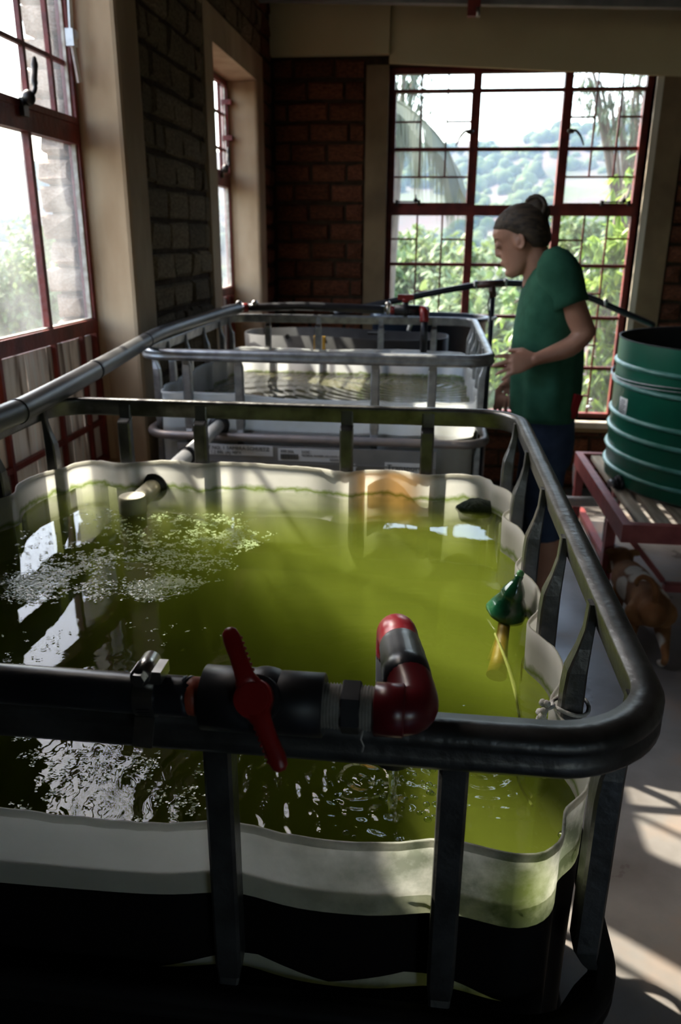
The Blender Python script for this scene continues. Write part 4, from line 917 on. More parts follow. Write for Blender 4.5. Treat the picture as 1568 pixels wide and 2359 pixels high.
rp = MB(); dd_ = (B_-A_).normalized(); rp.tube(bez([A_.lerp(B_, 0.70), A_.lerp(B_, 0.86), B_, B_+dd_*0.010+Vector((0, 0, -0.006)), B_+dd_*0.012+Vector((0, 0, -0.026))], 6), 0.0158, 24); rp.obj('red_end_elbow', M_maroon, nv)['label'] = 'dark red elbow turning down into the tank'
MB().cyl(B_+dd_*0.012+Vector((0, 0, -0.020)), Vector((B_.x, B_.y+0.010, 1.078)), 0.0158, 20).obj('drop_tube', M_blackpipe, nv)
wm = MB(); jx, jy = B_.x, B_.y+0.012
wm.tube(bez([(jx, jy, 1.078), (jx, jy+0.02, 1.05), (jx-0.001, jy+0.038, 1.01), (jx-0.001, jy+0.045, WATER_Z-0.002)], 6), [0.0042+0.0008*sin(i) for i in range(19)], 12)
tag(wm.obj('water_stream', M_jet), 'clear stream of water falling from the red elbow into the near tank', 'water', kind='stuff')

# arched black pipe with tee and upright, standing in front of the end window
AY = 4.25
A = lambda px, py, Y=AY: at_y(px, py, Y)
ap = thing('arched_pipe', 'thin black pipe arching from tee over an upright in front of the end window', 'pipe', A(1135, 655))
MB().tube(bez([A(770, 722), A(900, 695), A(1010, 672), A(1100, 656)], 6), 0.0165, 14).obj('black_pipe', M_blackpipe, ap)
MB().tube(bez([A(1160, 652), A(1215, 655), A(1290, 668), A(1350, 683), A(1425, 715), A(1505, 750, 4.27)], 6), 0.0165, 14).obj('black_pipe', M_blackpipe, ap)
u0 = A(1136, 668); u1 = Vector((u0.x, u0.y, 0.0))
MB().tube([u0, u1], 0.0135, 14).obj('upright_pipe', M_blackpipe, ap)
m = MB(); m.tube([A(1098, 656), A(1162, 652)], 0.020, 14); m.tube([A(1133, 655), A(1135, 685)], 0.019, 14); m.obj('tee_fitting', pmat('dark_brown_fitting', (0.05, 0.02, 0.015), (0.08, 0.03, 0.02), rough=0.4), ap)
for q in ((1094, 657), (1164, 652), (1393, 700)):
    c = A(*q); m = MB(); m.ell(c+Vector((0, -0.01, 0.012)), (.013, .013, .013)); m.tube([c+Vector((-0.008, 0, 0)), c+Vector((0.008, 0, -0.001))], 0.0195, 14); m.obj('hose_clamp', M_stainless, ap)
c = A(1136, 733); MB().tube([c-Vector((0, 0, .008)), c+Vector((0, 0, .008))], 0.0165, 14).obj('cable_tie', M_white, ap)
MB().tube(bez([A(1132, 672), A(1124, 705), A(1133, 760)], 6), 0.004, 8).obj('loose_cord', M_blackpipe, ap)

# ================================================================== THINGS BEYOND THE FAR TANK
# black sheet-sided bed with a yellow strap
bb = thing('black_grow_bed', 'black plastic sheet tub with a drilled hole behind the far tank', 'tub', (-0.5, 3.95, 0.0))
m = MB(); Nn = 60; ro, ri, lo_ = [], [], []
for i in range(Nn):
    t = 2*pi*i/Nn; cx, cy = -0.42, 3.92; ex = 3.2
    x = cx+0.50*math.copysign(abs(cos(t))**(2/ex), cos(t)); y = cy+0.20*math.copysign(abs(sin(t))**(2/ex), sin(t))
    z = 1.060-0.012*(x+0.9)+0.004*sin(9*x)
    ro.append((x, y, z)); lo_.append((x, y, 0.0)); ri.append((cx+(x-cx)*0.985, cy+(y-cy)*0.97, z))
m.loft([lo_, ro, ri, [(x, y, 0.6) for x, y, z in ri]], cap=True); m.obj('sheet_wall', M_sheet, bb)
c = at_y(662, 775, 3.722); g = MB(); g.cyl(c+Vector((0, -.0015, 0)), c+Vector((0, .001, 0)), 0.011, 16); g.obj('drilled_hole', M_inside, bb)
c = at_y(754, 780, 3.722); g = MB(); g.cyl(c+Vector((0, -.0015, 0)), c+Vector((0, .001, 0)), 0.006, 12); g.obj('drilled_hole', M_inside, bb)
a = at_y(723, 765, 3.722)
g = MB(); g.box((a.x, 3.712, 0.70), (a.x+0.022, 3.720, 1.062)); g.box((a.x+0.040, 3.712, 0.70), (a.x+0.054, 3.720, 1.06)); g.obj('yellow_strap', M_yellow, bb)
bt_ = thing('round_tub', 'dark blue-black round tub behind the right rear corner of the far tank', 'tub', (-0.10, 4.25, 0.0))
m = MB(); K = 40; cc = Vector((-0.02, 4.42, 0))
pr = [(0.27, 0.0), (0.31, 1.075), (0.325, 1.08), (0.325, 1.10), (0.300, 1.10), (0.29, 0.7)]
m.loft([[cc+Vector((r*cos(2*pi*j/K), r*sin(2*pi*j/K)*0.75, z)) for j in range(K)] for r, z in pr]); m.obj('shell', M_blue, bt_)
hk = MB(); c = at_y(944, 752, 3.9); hk.tube([c+Vector((-.006, 0, -.02)), c+Vector((.010, 0, .035))], 0.010, 10); tag(hk.obj('white_peg', M_white), 'small white plastic peg clipped on the black tub rim', 'peg')
c2 = at_y(872, 767, 3.722)
hk2 = MB(); hk2.box((c2.x-0.05, 3.700, c2.z-0.008), (c2.x+0.03, 3.722, c2.z+0.004)); tag(hk2.obj('edge_clip', M_sheet), 'thin grey clip on the rim of the black sheet tub', 'clip')

# ================================================================== GREEN TANK AND STAND
SX0, SX1, SY0, SY1, SZ = 0.79, 1.95, 2.98, 4.10, 0.45
sd2 = thing('tank_stand', 'red painted steel stand with grey wooden slats under the green tank', 'stand', (1.35, 3.54, 0.0))
def bar_obj(nm, p, q, w, h, mat=M_redstand): return MB().bar(p, q, w, h).obj(nm, mat, sd2)
hb = 0.075
bar_obj('side_beam', (SX0, SY0, SZ-hb/2), (SX0, SY1, SZ-hb/2), 0.035, hb); bar_obj('side_beam', (SX1, SY0, SZ-hb/2), (SX1, SY1, SZ-hb/2), 0.035, hb)
bar_obj('cross_beam', (SX0+0.018, SY0+0.018, SZ-hb/2), (SX1-0.018, SY0+0.018, SZ-hb/2), 0.035, hb); bar_obj('cross_beam', (SX0+0.018, SY1-0.018, SZ-hb/2), (SX1-0.018, SY1-0.018, SZ-hb/2), 0.035, hb)
for (x, y) in ((SX0, 3.24), (SX0+0.01, SY1-0.03), (SX1, 3.24), (SX1, SY1-0.03), (SX0+0.18, 3.95)): bar_obj('leg', (x, y, 0), (x, y, SZ-hb), 0.04, 0.04)
bar_obj('floor_runner', (SX0+0.10, 3.42, 0.03), (SX0+0.10, SY1+0.30, 0.03), 0.035, 0.03)
bar_obj('floor_runner', (SX0+0.24, 3.20, 0.10), (SX1, 3.20, 0.10), 0.035, 0.035)
bar_obj('brace', (SX0+0.02, 3.26, SZ-hb), (SX0+0.24, 3.22, 0.12), 0.03, 0.02)
rs = random.Random(4)
x = SX0+0.055
while x < SX1-0.06:
    wd = rs.uniform(0.045, 0.065)
    MB().box((x, SY0+0.036+rs.uniform(0, .01), SZ-0.028), (x+wd, SY1-0.036, SZ-0.006+rs.uniform(-.004, .002))).obj('slat', M_slat, sd2); x += wd+rs.uniform(0.028, 0.045)
GC = Vector((1.405, 3.66, 0)); GR = 0.565; GZ0, GZ1 = 0.452, 1.085
gt = thing('green_tank', 'round dark green ribbed tank standing on the red steel stand', 'tank', (GC.x, GC.y, GZ0))
K = 96
def ringc(r, z): return [GC+Vector((r*cos(2*pi*j/K), r*sin(2*pi*j/K), z)) for j in range(K)]
m = MB(); m.loft([ringc(GR-0.01, GZ0), ringc(GR, GZ0+0.01), ringc(GR, GZ1)], cap=False)
m.f.append(list(range(K))[::-1]); m.sm.append(False); m.obj('tank_wall', M_green, gt)
m = MB(); m.loft([ringc(GR, GZ1), ringc(GR+0.003, GZ1+0.004), ringc(GR-0.006, GZ1+0.004), ringc(GR-0.008, GZ1-0.02), ringc(GR-0.008, GZ0+0.02)], cap=False); m.f.append([4*K+i for i in range(K)]); m.sm.append(False); m.obj('black_inner_wall', M_inside, gt)
for py in (833, 877, 945, 982, 1026, 1064):
    z = at_y(1392, py, 3.66).z
    m = MB(); m.loft([ringc(GR-0.002, z-0.011), ringc(GR+0.008, z-0.008), ringc(GR+0.013, z), ringc(GR+0.008, z+0.008), ringc(GR-0.002, z+0.011)], cap=False); m.obj('rib', M_ring, gt)
for dz, s in ((0.0, 1), (0.012, 1.3)):
    z = at_y(1392, 872, 3.66).z; pts = [GC+Vector(((GR+0.016)*cos(t), (GR+0.016)*sin(t), z+0.016+dz+0.010*sin(3*t+s))) for t in [pi+2.2*i/40-0.4 for i in range(41)]]
    MB().tube(pts, 0.0028, 6).obj('tie_wire', M_galv, gt)
def on_tank(px, py):
    """point of the photograph on the tank's side"""
    r = ray(px, py); o = EYEV-GC
    a = r.x**2+r.y**2; b_ = 2*(o.x*r.x+o.y*r.y); c_ = o.x**2+o.y**2-GR**2
    t = (-b_-sqrt(max(b_*b_-4*a*c_, 0)))/(2*a); return EYEV+r*t
lb = MB(); A1, A2 = on_tank(1427, 930), on_tank(1442, 955)
t1 = atan2(A1.y-GC.y, A1.x-GC.x); t2 = atan2(on_tank(1445, 930).y-GC.y, on_tank(1445, 930).x-GC.x)
zt_, zb_ = on_tank(1434, 915).z, on_tank(1434, 962).z
if t1 < 0: t1 += 2*pi
if t2 < 0: t2 += 2*pi
for i in range(5):
    pass
rg = [[GC+Vector(((GR+rr)*cos(t1+(t2-t1)*i/6), (GR+rr)*sin(t1+(t2-t1)*i/6), z)) for i in range(7)] for rr, z in ((0.0, zb_), (0.002, zb_), (0.002, zt_), (0.0, zt_))]
lb.loft(rg, cap=False, closed=False); lo = lb.obj('paper_label', M_paper, gt)
ln = MB()
for k in range(9):
    z = zt_-0.010-(zt_-zb_-0.016)*k/9; q = 0.003
    f0, f1 = (0.25, 0.75) if k == 0 else (0.12, 0.88-0.1*(k % 3))
    ln.loft([[GC+Vector(((GR+q)*cos(t1+(t2-t1)*(f0+(f1-f0)*i/4)), (GR+q)*sin(t1+(t2-t1)*(f0+(f1-f0)*i/4)), zz)) for i in range(5)] for zz in (z-0.0016, z+0.0016)], cap=False, closed=False)
ln.obj('print_lines', M_ink, lo)
o1 = on_tank(1428, 1112); nrm = Vector((o1.x-GC.x, o1.y-GC.y, 0)).normalized()
tl = MB(); tl.cyl(o1-nrm*0.005, o1+nrm*0.018, 0.034, 20); tl.cyl(o1+nrm*0.018, o1+nrm*0.03, 0.026, 8); tl.obj('outlet_flange', M_blackmatt, gt)
MB().cyl(o1+nrm*0.028, o1+nrm*0.055, 0.016, 14).cyl(o1+nrm*0.052, o1+nrm*0.057, 0.012, 14).obj('outlet_spout', M_galv, gt)
# thin cable arching at the stand corner
cb = MB(); cb.tube(bez([at_y(1350, 1045, 4.1), at_y(1326, 1062, 4.15), at_y(1321, 1095, 4.2), at_y(1324, 1130, 4.2), at_y(1338, 1155, 4.2)], 6), 0.006, 8); tag(cb.obj('loose_cable', M_hinge), 'thin grey cable looping down at the rear corner of the red stand', 'cable')
# white pipe lying across behind, and sticks
wp_a, wp_b = at_y(1296, 1157, 3.9), at_y(1420, 1158, 3.9)
cp = thing('white_floor_pipe', 'white plastic pipe crossing low between the tanks and the red stand', 'pipe', (wp_a.x, wp_a.y, wp_a.z))
MB().tube([wp_a+Vector((-0.55, 0, 0)), wp_b], 0.026, 18).obj('pipe_run', M_white, cp)
MB().tube([wp_a+Vector((-0.3, 0, 0)), Vector((wp_a.x-0.3, wp_a.y, 0))], 0.024, 14).obj('support', M_blackmatt, cp)
MB().tube([wp_b+Vector((-0.03, 0, 0)), Vector((wp_b.x-0.03, wp_b.y, 0))], 0.020, 14).obj('support', M_blackmatt, cp)

# ================================================================== SMALL THINGS ON THE NEAR WATER
on = at_z(1214, 1425, WATER_Z)
on.x = 0.124; on.y = 1.045
orn = thing('mushroom_ornament', 'glossy dark green toadstool ornament with brown stalk floating at the tank side', 'ornament', (on.x, on.y, WATER_Z))
m = MB(); K = 28
pf = [(r*0.70, z*0.80) for r, z in [(0.006, 0.086), (0.009, 0.081), (0.008, 0.075), (0.014, 0.066), (0.022, 0.052), (0.025, 0.043), (0.024, 0.040), (0.035, 0.022), (0.042, 0.006), (0.041, 0.0), (0.030, -0.004), (0.012, -0.002)]]
tl_ = Matrix.Rotation(radians(12), 3, 'Y') @ Matrix.Rotation(radians(6), 3, 'X')
m.loft([[on+tl_ @ Vector((r*cos(2*pi*j/K)*(1+0.06*sin(5*2*pi*j/K)), r*sin(2*pi*j/K)*(1+0.06*cos(4*2*pi*j/K)), z)) for j in range(K)] for r, z in pf]); m.obj('cap', M_orn, orn)
m = MB(); m.tube([on+tl_ @ Vector((0, 0, z))+Vector((-0.002*k, -0.026*k, 0)) for k, z in enumerate((0.0, -0.010, -0.020, -0.032, -0.045))], [0.009, 0.0085, 0.009, 0.011, 0.014], 14); m.obj('stalk', M_orntrunk, orn)
mo = MB(); mo.ell(on+tl_ @ Vector((0, 0, 0.070)), (.0055, .0055, .0055)); mo.obj('knob', pmat('pale_green_glaze', (.10, .35, .12), rough=0.3), orn)
sp = at_z(1098, 1148, WATER_Z); MB_s = MB(); MB_s.ell((0.108, 1.520, WATER_Z-0.006), (0.042, 0.022, 0.028), 20, 12, disp=0.25, seed=4)
tag(MB_s.obj('filter_sponge', M_sponge), 'dark green filter sponge at the right rear corner of the near tank', 'sponge')
# cord tied round the fifth post, tail in the water
pz = nposts_side[0]; pc = Vector((NX1-0.021, nposts_side[1]-0.0, 1.035))
pc = Vector((NX1-0.021, 0.723, 1.045))
rp_ = MB(); lp = [pc+Vector((0.0185*cos(t), 0.0185*sin(t), 0.002*sin(2*t))) for t in [2*pi*i/24 for i in range(25)]]
rp_.tube(lp, 0.0022, 8); k0 = pc+Vector((-0.026, -0.012, 0.0))
for i in range(9): rp_.ell(k0+Vector((random.uniform(-.006, .004), random.uniform(-.006, .006), random.uniform(-.012, .008))), (.0042, .0042, .0042), 8, 6)
rp_.tube(bez([k0, k0+Vector((-0.008, -0.006, -0.02)), k0+Vector((-0.004, -0.02, -0.045)), k0+Vector((0.0, -0.03, -0.062))], 5), 0.0018, 8)
rp_.tube(bez([pc+Vector((-0.018, 0, 0)), k0+Vector((0.006, 0, 0.004)), k0], 4), 0.002, 8)
tag(rp_.obj('tied_cord', M_rope), 'white cord knotted round a cage post of the near tank', 'cord')
cd = MB(); cd.tube(bez([(0.105, 0.99, WATER_Z-0.004), (0.118, 0.90, WATER_Z-0.012), (0.122, 0.80, WATER_Z-0.02), (0.112, 0.72, WATER_Z-0.03), (0.12, 0.66, WATER_Z-0.02)], 8), 0.0016, 6)
tag(cd.obj('sunken_cord', M_cord), 'slack algae-coated cord drifting under the water by the toadstool ornament', 'cord')

# bubbles round the splash
bub_px = [(768,1770,6),(760,1803,5),(775,1832,6),(772,1848,8),(790,1800,3),(797,1919,8),(845,1790,4),(852,1800,5),(843,1830,4),(870,1775,5),(862,1808,6),(876,1800,7),(884,1812,6),(866,1832,7),(880,1838,8),(890,1775,5),(895,1786,6),(900,1826,4),(925,1790,5),(932,1800,6),(940,1782,4),(955,1785,6),(953,1797,4),(950,1835,6),(958,1838,5),(935,1840,5),(985,1772,8),(996,1774,9),(973,1801,5),(988,1808,9),(1002,1812,6),(990,1826,9),(996,1829,7),(982,1853,8),(1001,1852,7),(966,1873,7),(975,1874,6),(985,1888,9),(998,1882,6),(851,1879,5),(872,1822,5),(906,1852,5),(928,1862,5),(1297,1925,12),(815,1928,5)]
bm0 = MB(); K = 16
bm0.loft([[(r*cos(2*pi*j/K), r*sin(2*pi*j/K), z) for j in range(K)] for r, z in ((1.0, -0.1), (0.98, 0.1), (0.87, 0.42), (0.64, 0.68), (0.35, 0.84), (0.05, 0.90))])
M_bub, bn, bl = new_mat('bubble_film')
bo = bn.new('ShaderNodeOutputMaterial'); bt1 = bn.new('ShaderNodeBsdfTransparent'); bg1 = bn.new('ShaderNodeBsdfGlossy'); bg1.inputs['Roughness'].default_value = 0.02
lw = bn.new('ShaderNodeLayerWeight'); lw.inputs[0].default_value = 0.45; bt1.inputs[0].default_value = (0.88, 0.9, 0.85, 1)
bmx = bn.new('ShaderNodeMixShader'); br_ = ramp(bn, [(0.25, (0.96, 1.0, 0.9)), (0.62, (0.20, 0.22, 0.12)), (0.9, (0.75, 0.8, 0.6))]); bl.new(lw.outputs['Facing'], br_.inputs[0]); bl.new(br_.outputs[0], bt1.inputs[0]); bfm = bn.new('ShaderNodeMath'); bfm.operation = 'MULTIPLY'; bfm.inputs[1].default_value = 0.35; bl.new(lw.outputs['Facing'], bfm.inputs[0]); bl.new(bfm.outputs[0], bmx.inputs[0]); bl.new(bt1.outputs[0], bmx.inputs[1]); bl.new(bg1.outputs[0], bmx.inputs[2]); bl.new(bmx.outputs[0], bo.inputs[0])
b0 = None
for (px, py, r) in bub_px:
    p = at_z(px, py, WATER_Z)
    if b0 is None: o = b0 = bm0.obj('bubble', M_bub)
    else: o = b0.copy(); COL.objects.link(o)
    s = r*0.00042; o.scale = (s, s, s*0.8); o.location = p
    if r == 12: tag(o, 'largest air bubble, alone near the front right corner of the near tank', 'bubble', 'air bubbles on the near water')
    else: tag(o, 'small clear air bubble floating left of the falling stream in the near tank' if px < 835 else ('small clear air bubble right of the falling stream, beside the right front cage post' if px > 945 else 'small clear air bubble at the foot of the falling stream in the near tank'), 'bubble', 'air bubbles on the near water')

# duckweed: tiny round fronds in drifts
dw = MB(); rd = random.Random(31)
def inside(p): return -0.765 < p.x < 0.12 and 0.545 < p.y < 1.535
def frond(p, s):
    if not inside(p): return
    n = 6; a0 = rd.uniform(0, 6); tx, ty = rd.uniform(-.15, .15), rd.uniform(-.15, .15)
    vs = [p+Vector((cos(a0+2*pi*i/n)*s, sin(a0+2*pi*i/n)*s*0.85, 0.0016+cos(a0+2*pi*i/n)*s*tx+sin(a0+2*pi*i/n)*s*ty)) for i in range(n)]
    dw.add(vs, [list(range(n))])
def drift(px, py, rx, ry, n, s=0.0018):
    if py > 1420: s = 0.00125
    for _ in range(int(n*2.5)):
        x, y = px+rd.gauss(0, rx*0.5), py+rd.gauss(0, ry*0.5); p = at_z(x, y, WATER_Z)
        for k in range(rd.randint(3, 9)):
            a = rd.uniform(0, 2*pi); d = abs(rd.gauss(0, 0.0050 if py < 1420 else 0.0028))
            frond(p+Vector((cos(a)*d, sin(a)*d, 0)), s*rd.uniform(0.7, 1.15))
for args in ((400, 1195, 60, 10, 12), (500, 1200, 60, 14, 22), (530, 1240, 90, 30, 45), (440, 1230, 110, 26, 26), (370, 1258, 70, 20, 14), (560, 1262, 40, 18, 10),
             (330, 1245, 60, 20, 12), (380, 1290, 90, 30, 40), (470, 1300, 70, 30, 24), (250, 1285, 70, 24, 22), (150, 1315, 90, 24, 55), (90, 1345, 90, 26, 80), (40, 1345, 60, 20, 40), (60, 1375, 70, 16, 34),
             (330, 1355, 60, 20, 60), (400, 1345, 70, 18, 60), (350, 1375, 50, 12, 26), (220, 1360, 40, 24, 22), (180, 1290, 120, 30, 26), (290, 1210, 90, 26, 12), (230, 1190, 60, 22, 8), (100, 1250, 110, 36, 12),
             (60, 1500, 90, 60, 5), (120, 1480, 60, 60, 4), (330, 1460, 80, 40, 3), (430, 1460, 60, 30, 2), (20, 1540, 30, 30, 5),
             (50, 1700, 40, 14, 6), (70, 1740, 30, 18, 4), (130, 1790, 50, 40, 5), (210, 1760, 60, 40, 6), (300, 1770, 50, 30, 7), (350, 1755, 30, 14, 6), (415, 1860, 40, 24, 6), (440, 1835, 30, 20, 6), (380, 1840, 40, 30, 4), (110, 1840, 40, 30, 4), (50, 1870, 40, 16, 4), (300, 1900, 60, 12, 4), (445, 1780, 40, 14, 3)):
    drift(*args)
tag(dw.obj('duckweed', M_duck), 'drifts of tiny floating duckweed leaves on the near water', 'duckweed', kind='stuff')

# ================================================================== THE WOMAN
def remesh(o, vox, smooth=2):
    r = o.modifiers.new('remesh', 'REMESH'); r.mode = 'VOXEL'; r.voxel_size = vox; r.use_smooth_shade = True
    if smooth:
        s = o.modifiers.new('smooth', 'CORRECTIVE_SMOOTH' if False else 'SMOOTH'); s.factor = 0.5; s.iterations = smooth
    return o
def limb(m, pts, rs, n=14, flat=None):
    """tapered limb with rounded ends"""
    P = bez(pts, 5); R_ = []
    for i in range(len(rs)-1):
        for k in range(5): t = k/5; t = t*t*(3-2*t); R_.append(rs[i]*(1-t)+rs[i+1]*t)
    R_.append(rs[-1])
    d0 = (P[0]-P[1]).normalized(); d1 = (P[-1]-P[-2]).normalized()
    P = [P[0]+d0*R_[0]*0.8, P[0]+d0*R_[0]*0.45]+P+[P[-1]+d1*R_[-1]*0.45, P[-1]+d1*R_[-1]*0.85]
    R_ = [R_[0]*0.3, R_[0]*0.8]+R_+[R_[-1]*0.85, R_[-1]*0.35]
    m.tube(P, R_, n, flat=flat)
PYW = 3.05
Wp = lambda px, py, dy=0.0: at_y(px, py, PYW+dy)
woman = thing('person', 'woman in green t-shirt and jeans, hair in a bun, beside the far tank', 'person', (Wp(1250, 900).x, PYW, 0.0))
body = MB()
Hc = Wp(1199, 552)
th_, pi_ = radians(14), radians(24)
hf = Vector((-cos(pi_)*cos(th_), cos(pi_)*sin(th_), -sin(pi_))); hs = hf.cross(Vector((0, 0, 1))).normalized(); hu = hs.cross(hf).normalized()
def HL(f, s, u): return Hc+hf*f+hs*s+hu*u
hr = [(-.116, .070, .030, .018), (-.110, .079, .012, .031), (-.095, .086, -.010, .043), (-.075, .084, -.035, .051), (-.055, .087, -.055, .056), (-.035, .086, -.070, .060), (-.012, .083, -.080, .065), (.010, .080, -.088, .069), (.030, .090, -.094, .071), (.055, .088, -.096, .072), (.080, .073, -.086, .063), (.100, .044, -.058, .044), (.112, .01, -.03, .018)]
body.loft([[HL((F+B)/2+(F-B)/2*cos(t), w*sin(t)*(1-0.12*cos(t)), u) for t in [2*pi*i/24 for i in range(24)]] for u, F, B, w in hr])
body.tube([HL(.080, 0, .034), HL(.084, 0, .014), HL(.090, 0, -.004), HL(.094, 0, -.016), HL(.084, 0, -.026)], [.010, .0095, .0105, .0115, .009], 10)
for s in (-1, 1): body.ell(HL(.086, s*.010, -.021), (.008, .007, .007), 8, 6)
body.ell(HL(.088, 0, -.050), (.009, .017, .006), 10, 6); body.ell(HL(.087, 0, -.060), (.008, .015, .006), 10, 6); body.ell(HL(.080, 0, -.093), (.014, .018, .014), 10, 6)
for s in (-1, 1):
    body.ell(HL(.076, s*.030, .010), (.013, .014, .011), 10, 8)
    er = [HL(-.004+.016*cos(t), s*(.071+.006*cos(t+2.4)), -.006+.027*sin(t)) for t in [2*pi*i/14 for i in range(15)]]; body.tube(er, .0058, 8); body.ell(HL(-.002, s*.068, -.008), (.012, .008, .020), 10, 8)
nb = Wp(1242, 655)
limb(body, [HL(-.025, 0, -.045), HL(-.030, 0, -.10), nb], [.052, .050, .062], 18)
rows = [(604, 1242, 1284, .075), (622, 1228, 1300, .135), (645, 1217, 1314, .172), (675, 1208, 1324, .182), (710, 1200, 1330, .178), (750, 1193, 1331, .166), (800, 1188, 1329, .156), (850, 1185, 1327, .154), (900, 1181, 1325, .166), (952, 1178, 1321, .176)]
def torso_ring(py, xF, xB, hw, infl=0.0, n=36, folds=0.0):
    a, b = Wp(xF, py), Wp(xB, py); cx, rx = (a.x+b.x)/2, (b.x-a.x)/2+infl; z = a.z; out = []
    for i in range(n):
        t = 2*pi*i/n; e = 2.35; c, s = cos(t), sin(t)
        X = cx+rx*math.copysign(abs(c)**(2/e), c); Yy = PYW+(hw+infl)*math.copysign(abs(s)**(2/e), s)
        k = folds*noise.noise(Vector((t*2.2, z*3.0, 5)))*0.016
        out.append(Vector((X+cos(t)*k, Yy+sin(t)*k, z)))
    return out
body.loft([torso_ring(*r, infl=-0.014) for r in rows]+[torso_ring(1010, 1192, 1318, .160, -.012), torso_ring(1060, 1200, 1305, .140, -.02)])
# legs
legN = [Wp(1262, 1030, -.085), Wp(1250, 1150, -.09), Wp(1262, 1240, -.10)]; legN.append(Vector((legN[-1].x+.005, PYW-.10, .085)))
legF = [Wp(1246, 1030, .085), Wp(1226, 1150, .10), Wp(1240, 1230, .11)]; legF.append(Vector((legF[-1].x+.01, PYW+.12, .085)))
for L in (legN, legF):
    limb(body, L, [.082, .055, .050, .034], 16)
    an = L[-1]; limb(body, [an+Vector((.02, 0, -.045)), an+Vector((-.06, 0, -.050)), an+Vector((-.15, 0, -.062))], [.033, .034, .022], 12, flat=(1.15, .75))
# near arm, bent back at the elbow, hand forward
shN = Wp(1296, 642, -.150); elN = Wp(1347, 766, -.165); wrN = Wp(1232, 828, -.20)
limb(body, [shN, Wp(1318, 705, -.16), elN], [.052, .047, .038], 16)
limb(body, [elN, Wp(1310, 800, -.175), wrN], [.039, .039, .0245], 16, flat=(1, .9))
def hand(m, wr, d, side, pal_n, bend, spread, L=0.165):
    """palm and five fingers; d = pointing, side = towards the thumb, pal_n = palm normal (fingers curl this way)"""
    d, side, pal_n = d.normalized(), side.normalized(), pal_n.normalized()
    pl_ = L*0.50; K = 14
    rings = []
    for t, w, th in ((-.02, .022, .018), (.15, .026, .017), (.5, .036, .016), (.85, .040, .014), (1.0, .038, .012)):
        c = wr+d*pl_*t; rings.append([c+side*w*cos(q)+pal_n*th*sin(q) for q in [2*pi*i/K for i in range(K)]])
    m.loft(rings)
    for i, (off, ln, r) in enumerate(((.029, .070, .0082), (.010, .078, .0085), (-.010, .073, .0080), (-.029, .058, .0072))):
        p = wr+d*pl_*0.93+side*off; dd = (d+side*(off*spread)).normalized(); b = bend*(1+0.25*i); pts = [p-dd*0.012]; 
        for sg, fr in ((0.45, 0.5), (0.30, 1.2), (0.25, 1.8)):
            v = (dd*cos(b*fr)+pal_n*sin(b*fr)); p = p+v*ln*sg; pts.append(p)
        m.tube(pts, [r, r*1.0, r*.93, r*.72], 10)
        m.ell(pts[-1], (r*.75,)*3, 8, 6)
    p = wr+d*pl_*0.22+side*0.022; t1 = (d*0.75+side*0.75+pal_n*0.35).normalized(); t2 = (d*0.95+side*0.3+pal_n*0.4).normalized()
    pts = [p-t1*.01, p+t1*.030, p+t1*.030+t2*.026, p+t1*.030+t2*.046]; m.tube(pts, [.013, .0115, .0095, .0075], 10); m.ell(pts[-1], (.0078,)*3, 8, 6)
tipN = Wp(1150, 845, -.21)
hand(body, wrN, (tipN-wrN), Vector((-.15, 0.35, 1)), Vector((.1, .9, -.45)), 0.30, 9.0)
# far arm hanging forward
shF = Wp(1262, 650, .150); elF = Wp(1222, 790, .18); wrF = Wp(1172, 880, .16)
limb(body, [shF, Wp(1240, 720, .17), elF], [.050, .045, .037], 14); limb(body, [elF, Wp(1197, 835, .17), wrF], [.038, .035, .024], 14)
hand(body, wrF, Wp(1152, 945, .15)-wrF, Vector((-.9, .5, 0)), Vector((.6, -.2, .1)), 0.30, 4.0)
bo_ = body.obj('body', M_skin, woman); remesh(bo_, 0.0050, 2)
# shirt
sh = MB(); sh.loft([torso_ring(*r, infl=0.010+0.004*(i == 9), folds=1.0 if i > 3 else 0.3) for i, r in enumerate(rows)], cap=False)
# finer rows for folds
def interp_rows(rs, k=4):
    out = []
    for a, b in zip(rs[:-1], rs[1:]):
        for i in range(k): out.append(tuple(a[j]+(b[j]-a[j])*i/k for j in range(4)))
    out.append(rs[-1]); return out
sh = MB(); fine = interp_rows(rows[1:], 4)
rings = [torso_ring(*r, infl=0.012, n=64, folds=min(1.6, max(0.2, (r[0]-700)/110))) for r in fine]
neckr = []
for f in (0.85, 0.70):
    c0 = torso_ring(*rows[0], infl=0.008, n=64); cc_ = sum(c0, Vector())/64
    neckr.append([cc_+(p-cc_)*f*1.35+Vector((0, 0, 0.004 if f > .8 else 0.012))-Vector((0, 0, max(0, (cc_.x-p.x))*1.1)) for p in c0])
sh.loft([neckr[1], neckr[0], torso_ring(*rows[0], infl=0.010, n=64)]+rings+[torso_ring(952, 1181, 1318, .172, 0.006, 64, 1.6), torso_ring(940, 1181, 1318, .170, 0.002, 64, 1.6)], cap=False)
def sleeve(m, a, b, r0, r1, n=24):
    d = (b-a); rings = []; u = d.normalized().cross(Vector((0, 1, 0))).normalized(); v = d.normalized().cross(u)
    for t, r in ((-1.0, r0*.35), (-.75, r0*.72), (-.40, r0*.95), (0, r0), (.35, (r0+r1)/2), (.7, r1*1.0), (1.0, r1*1.04), (1.0, r1*.98), (.85, r1*.94)):
        rings.append([a+d*t+(u*cos(q)+v*sin(q)*0.92)*r*(1+.04*sin(3*q+t*4)) for q in [2*pi*i/n for i in range(n)]])
    m.loft(rings, cap=False)
sleeve(sh, Wp(1290, 640, -.140), Wp(1312, 706, -.160), .076, .068)
sleeve(sh, Wp(1262, 648, .128), Wp(1244, 712, .165), .070, .062)
sho = sh.obj('shirt', M_shirt, woman)
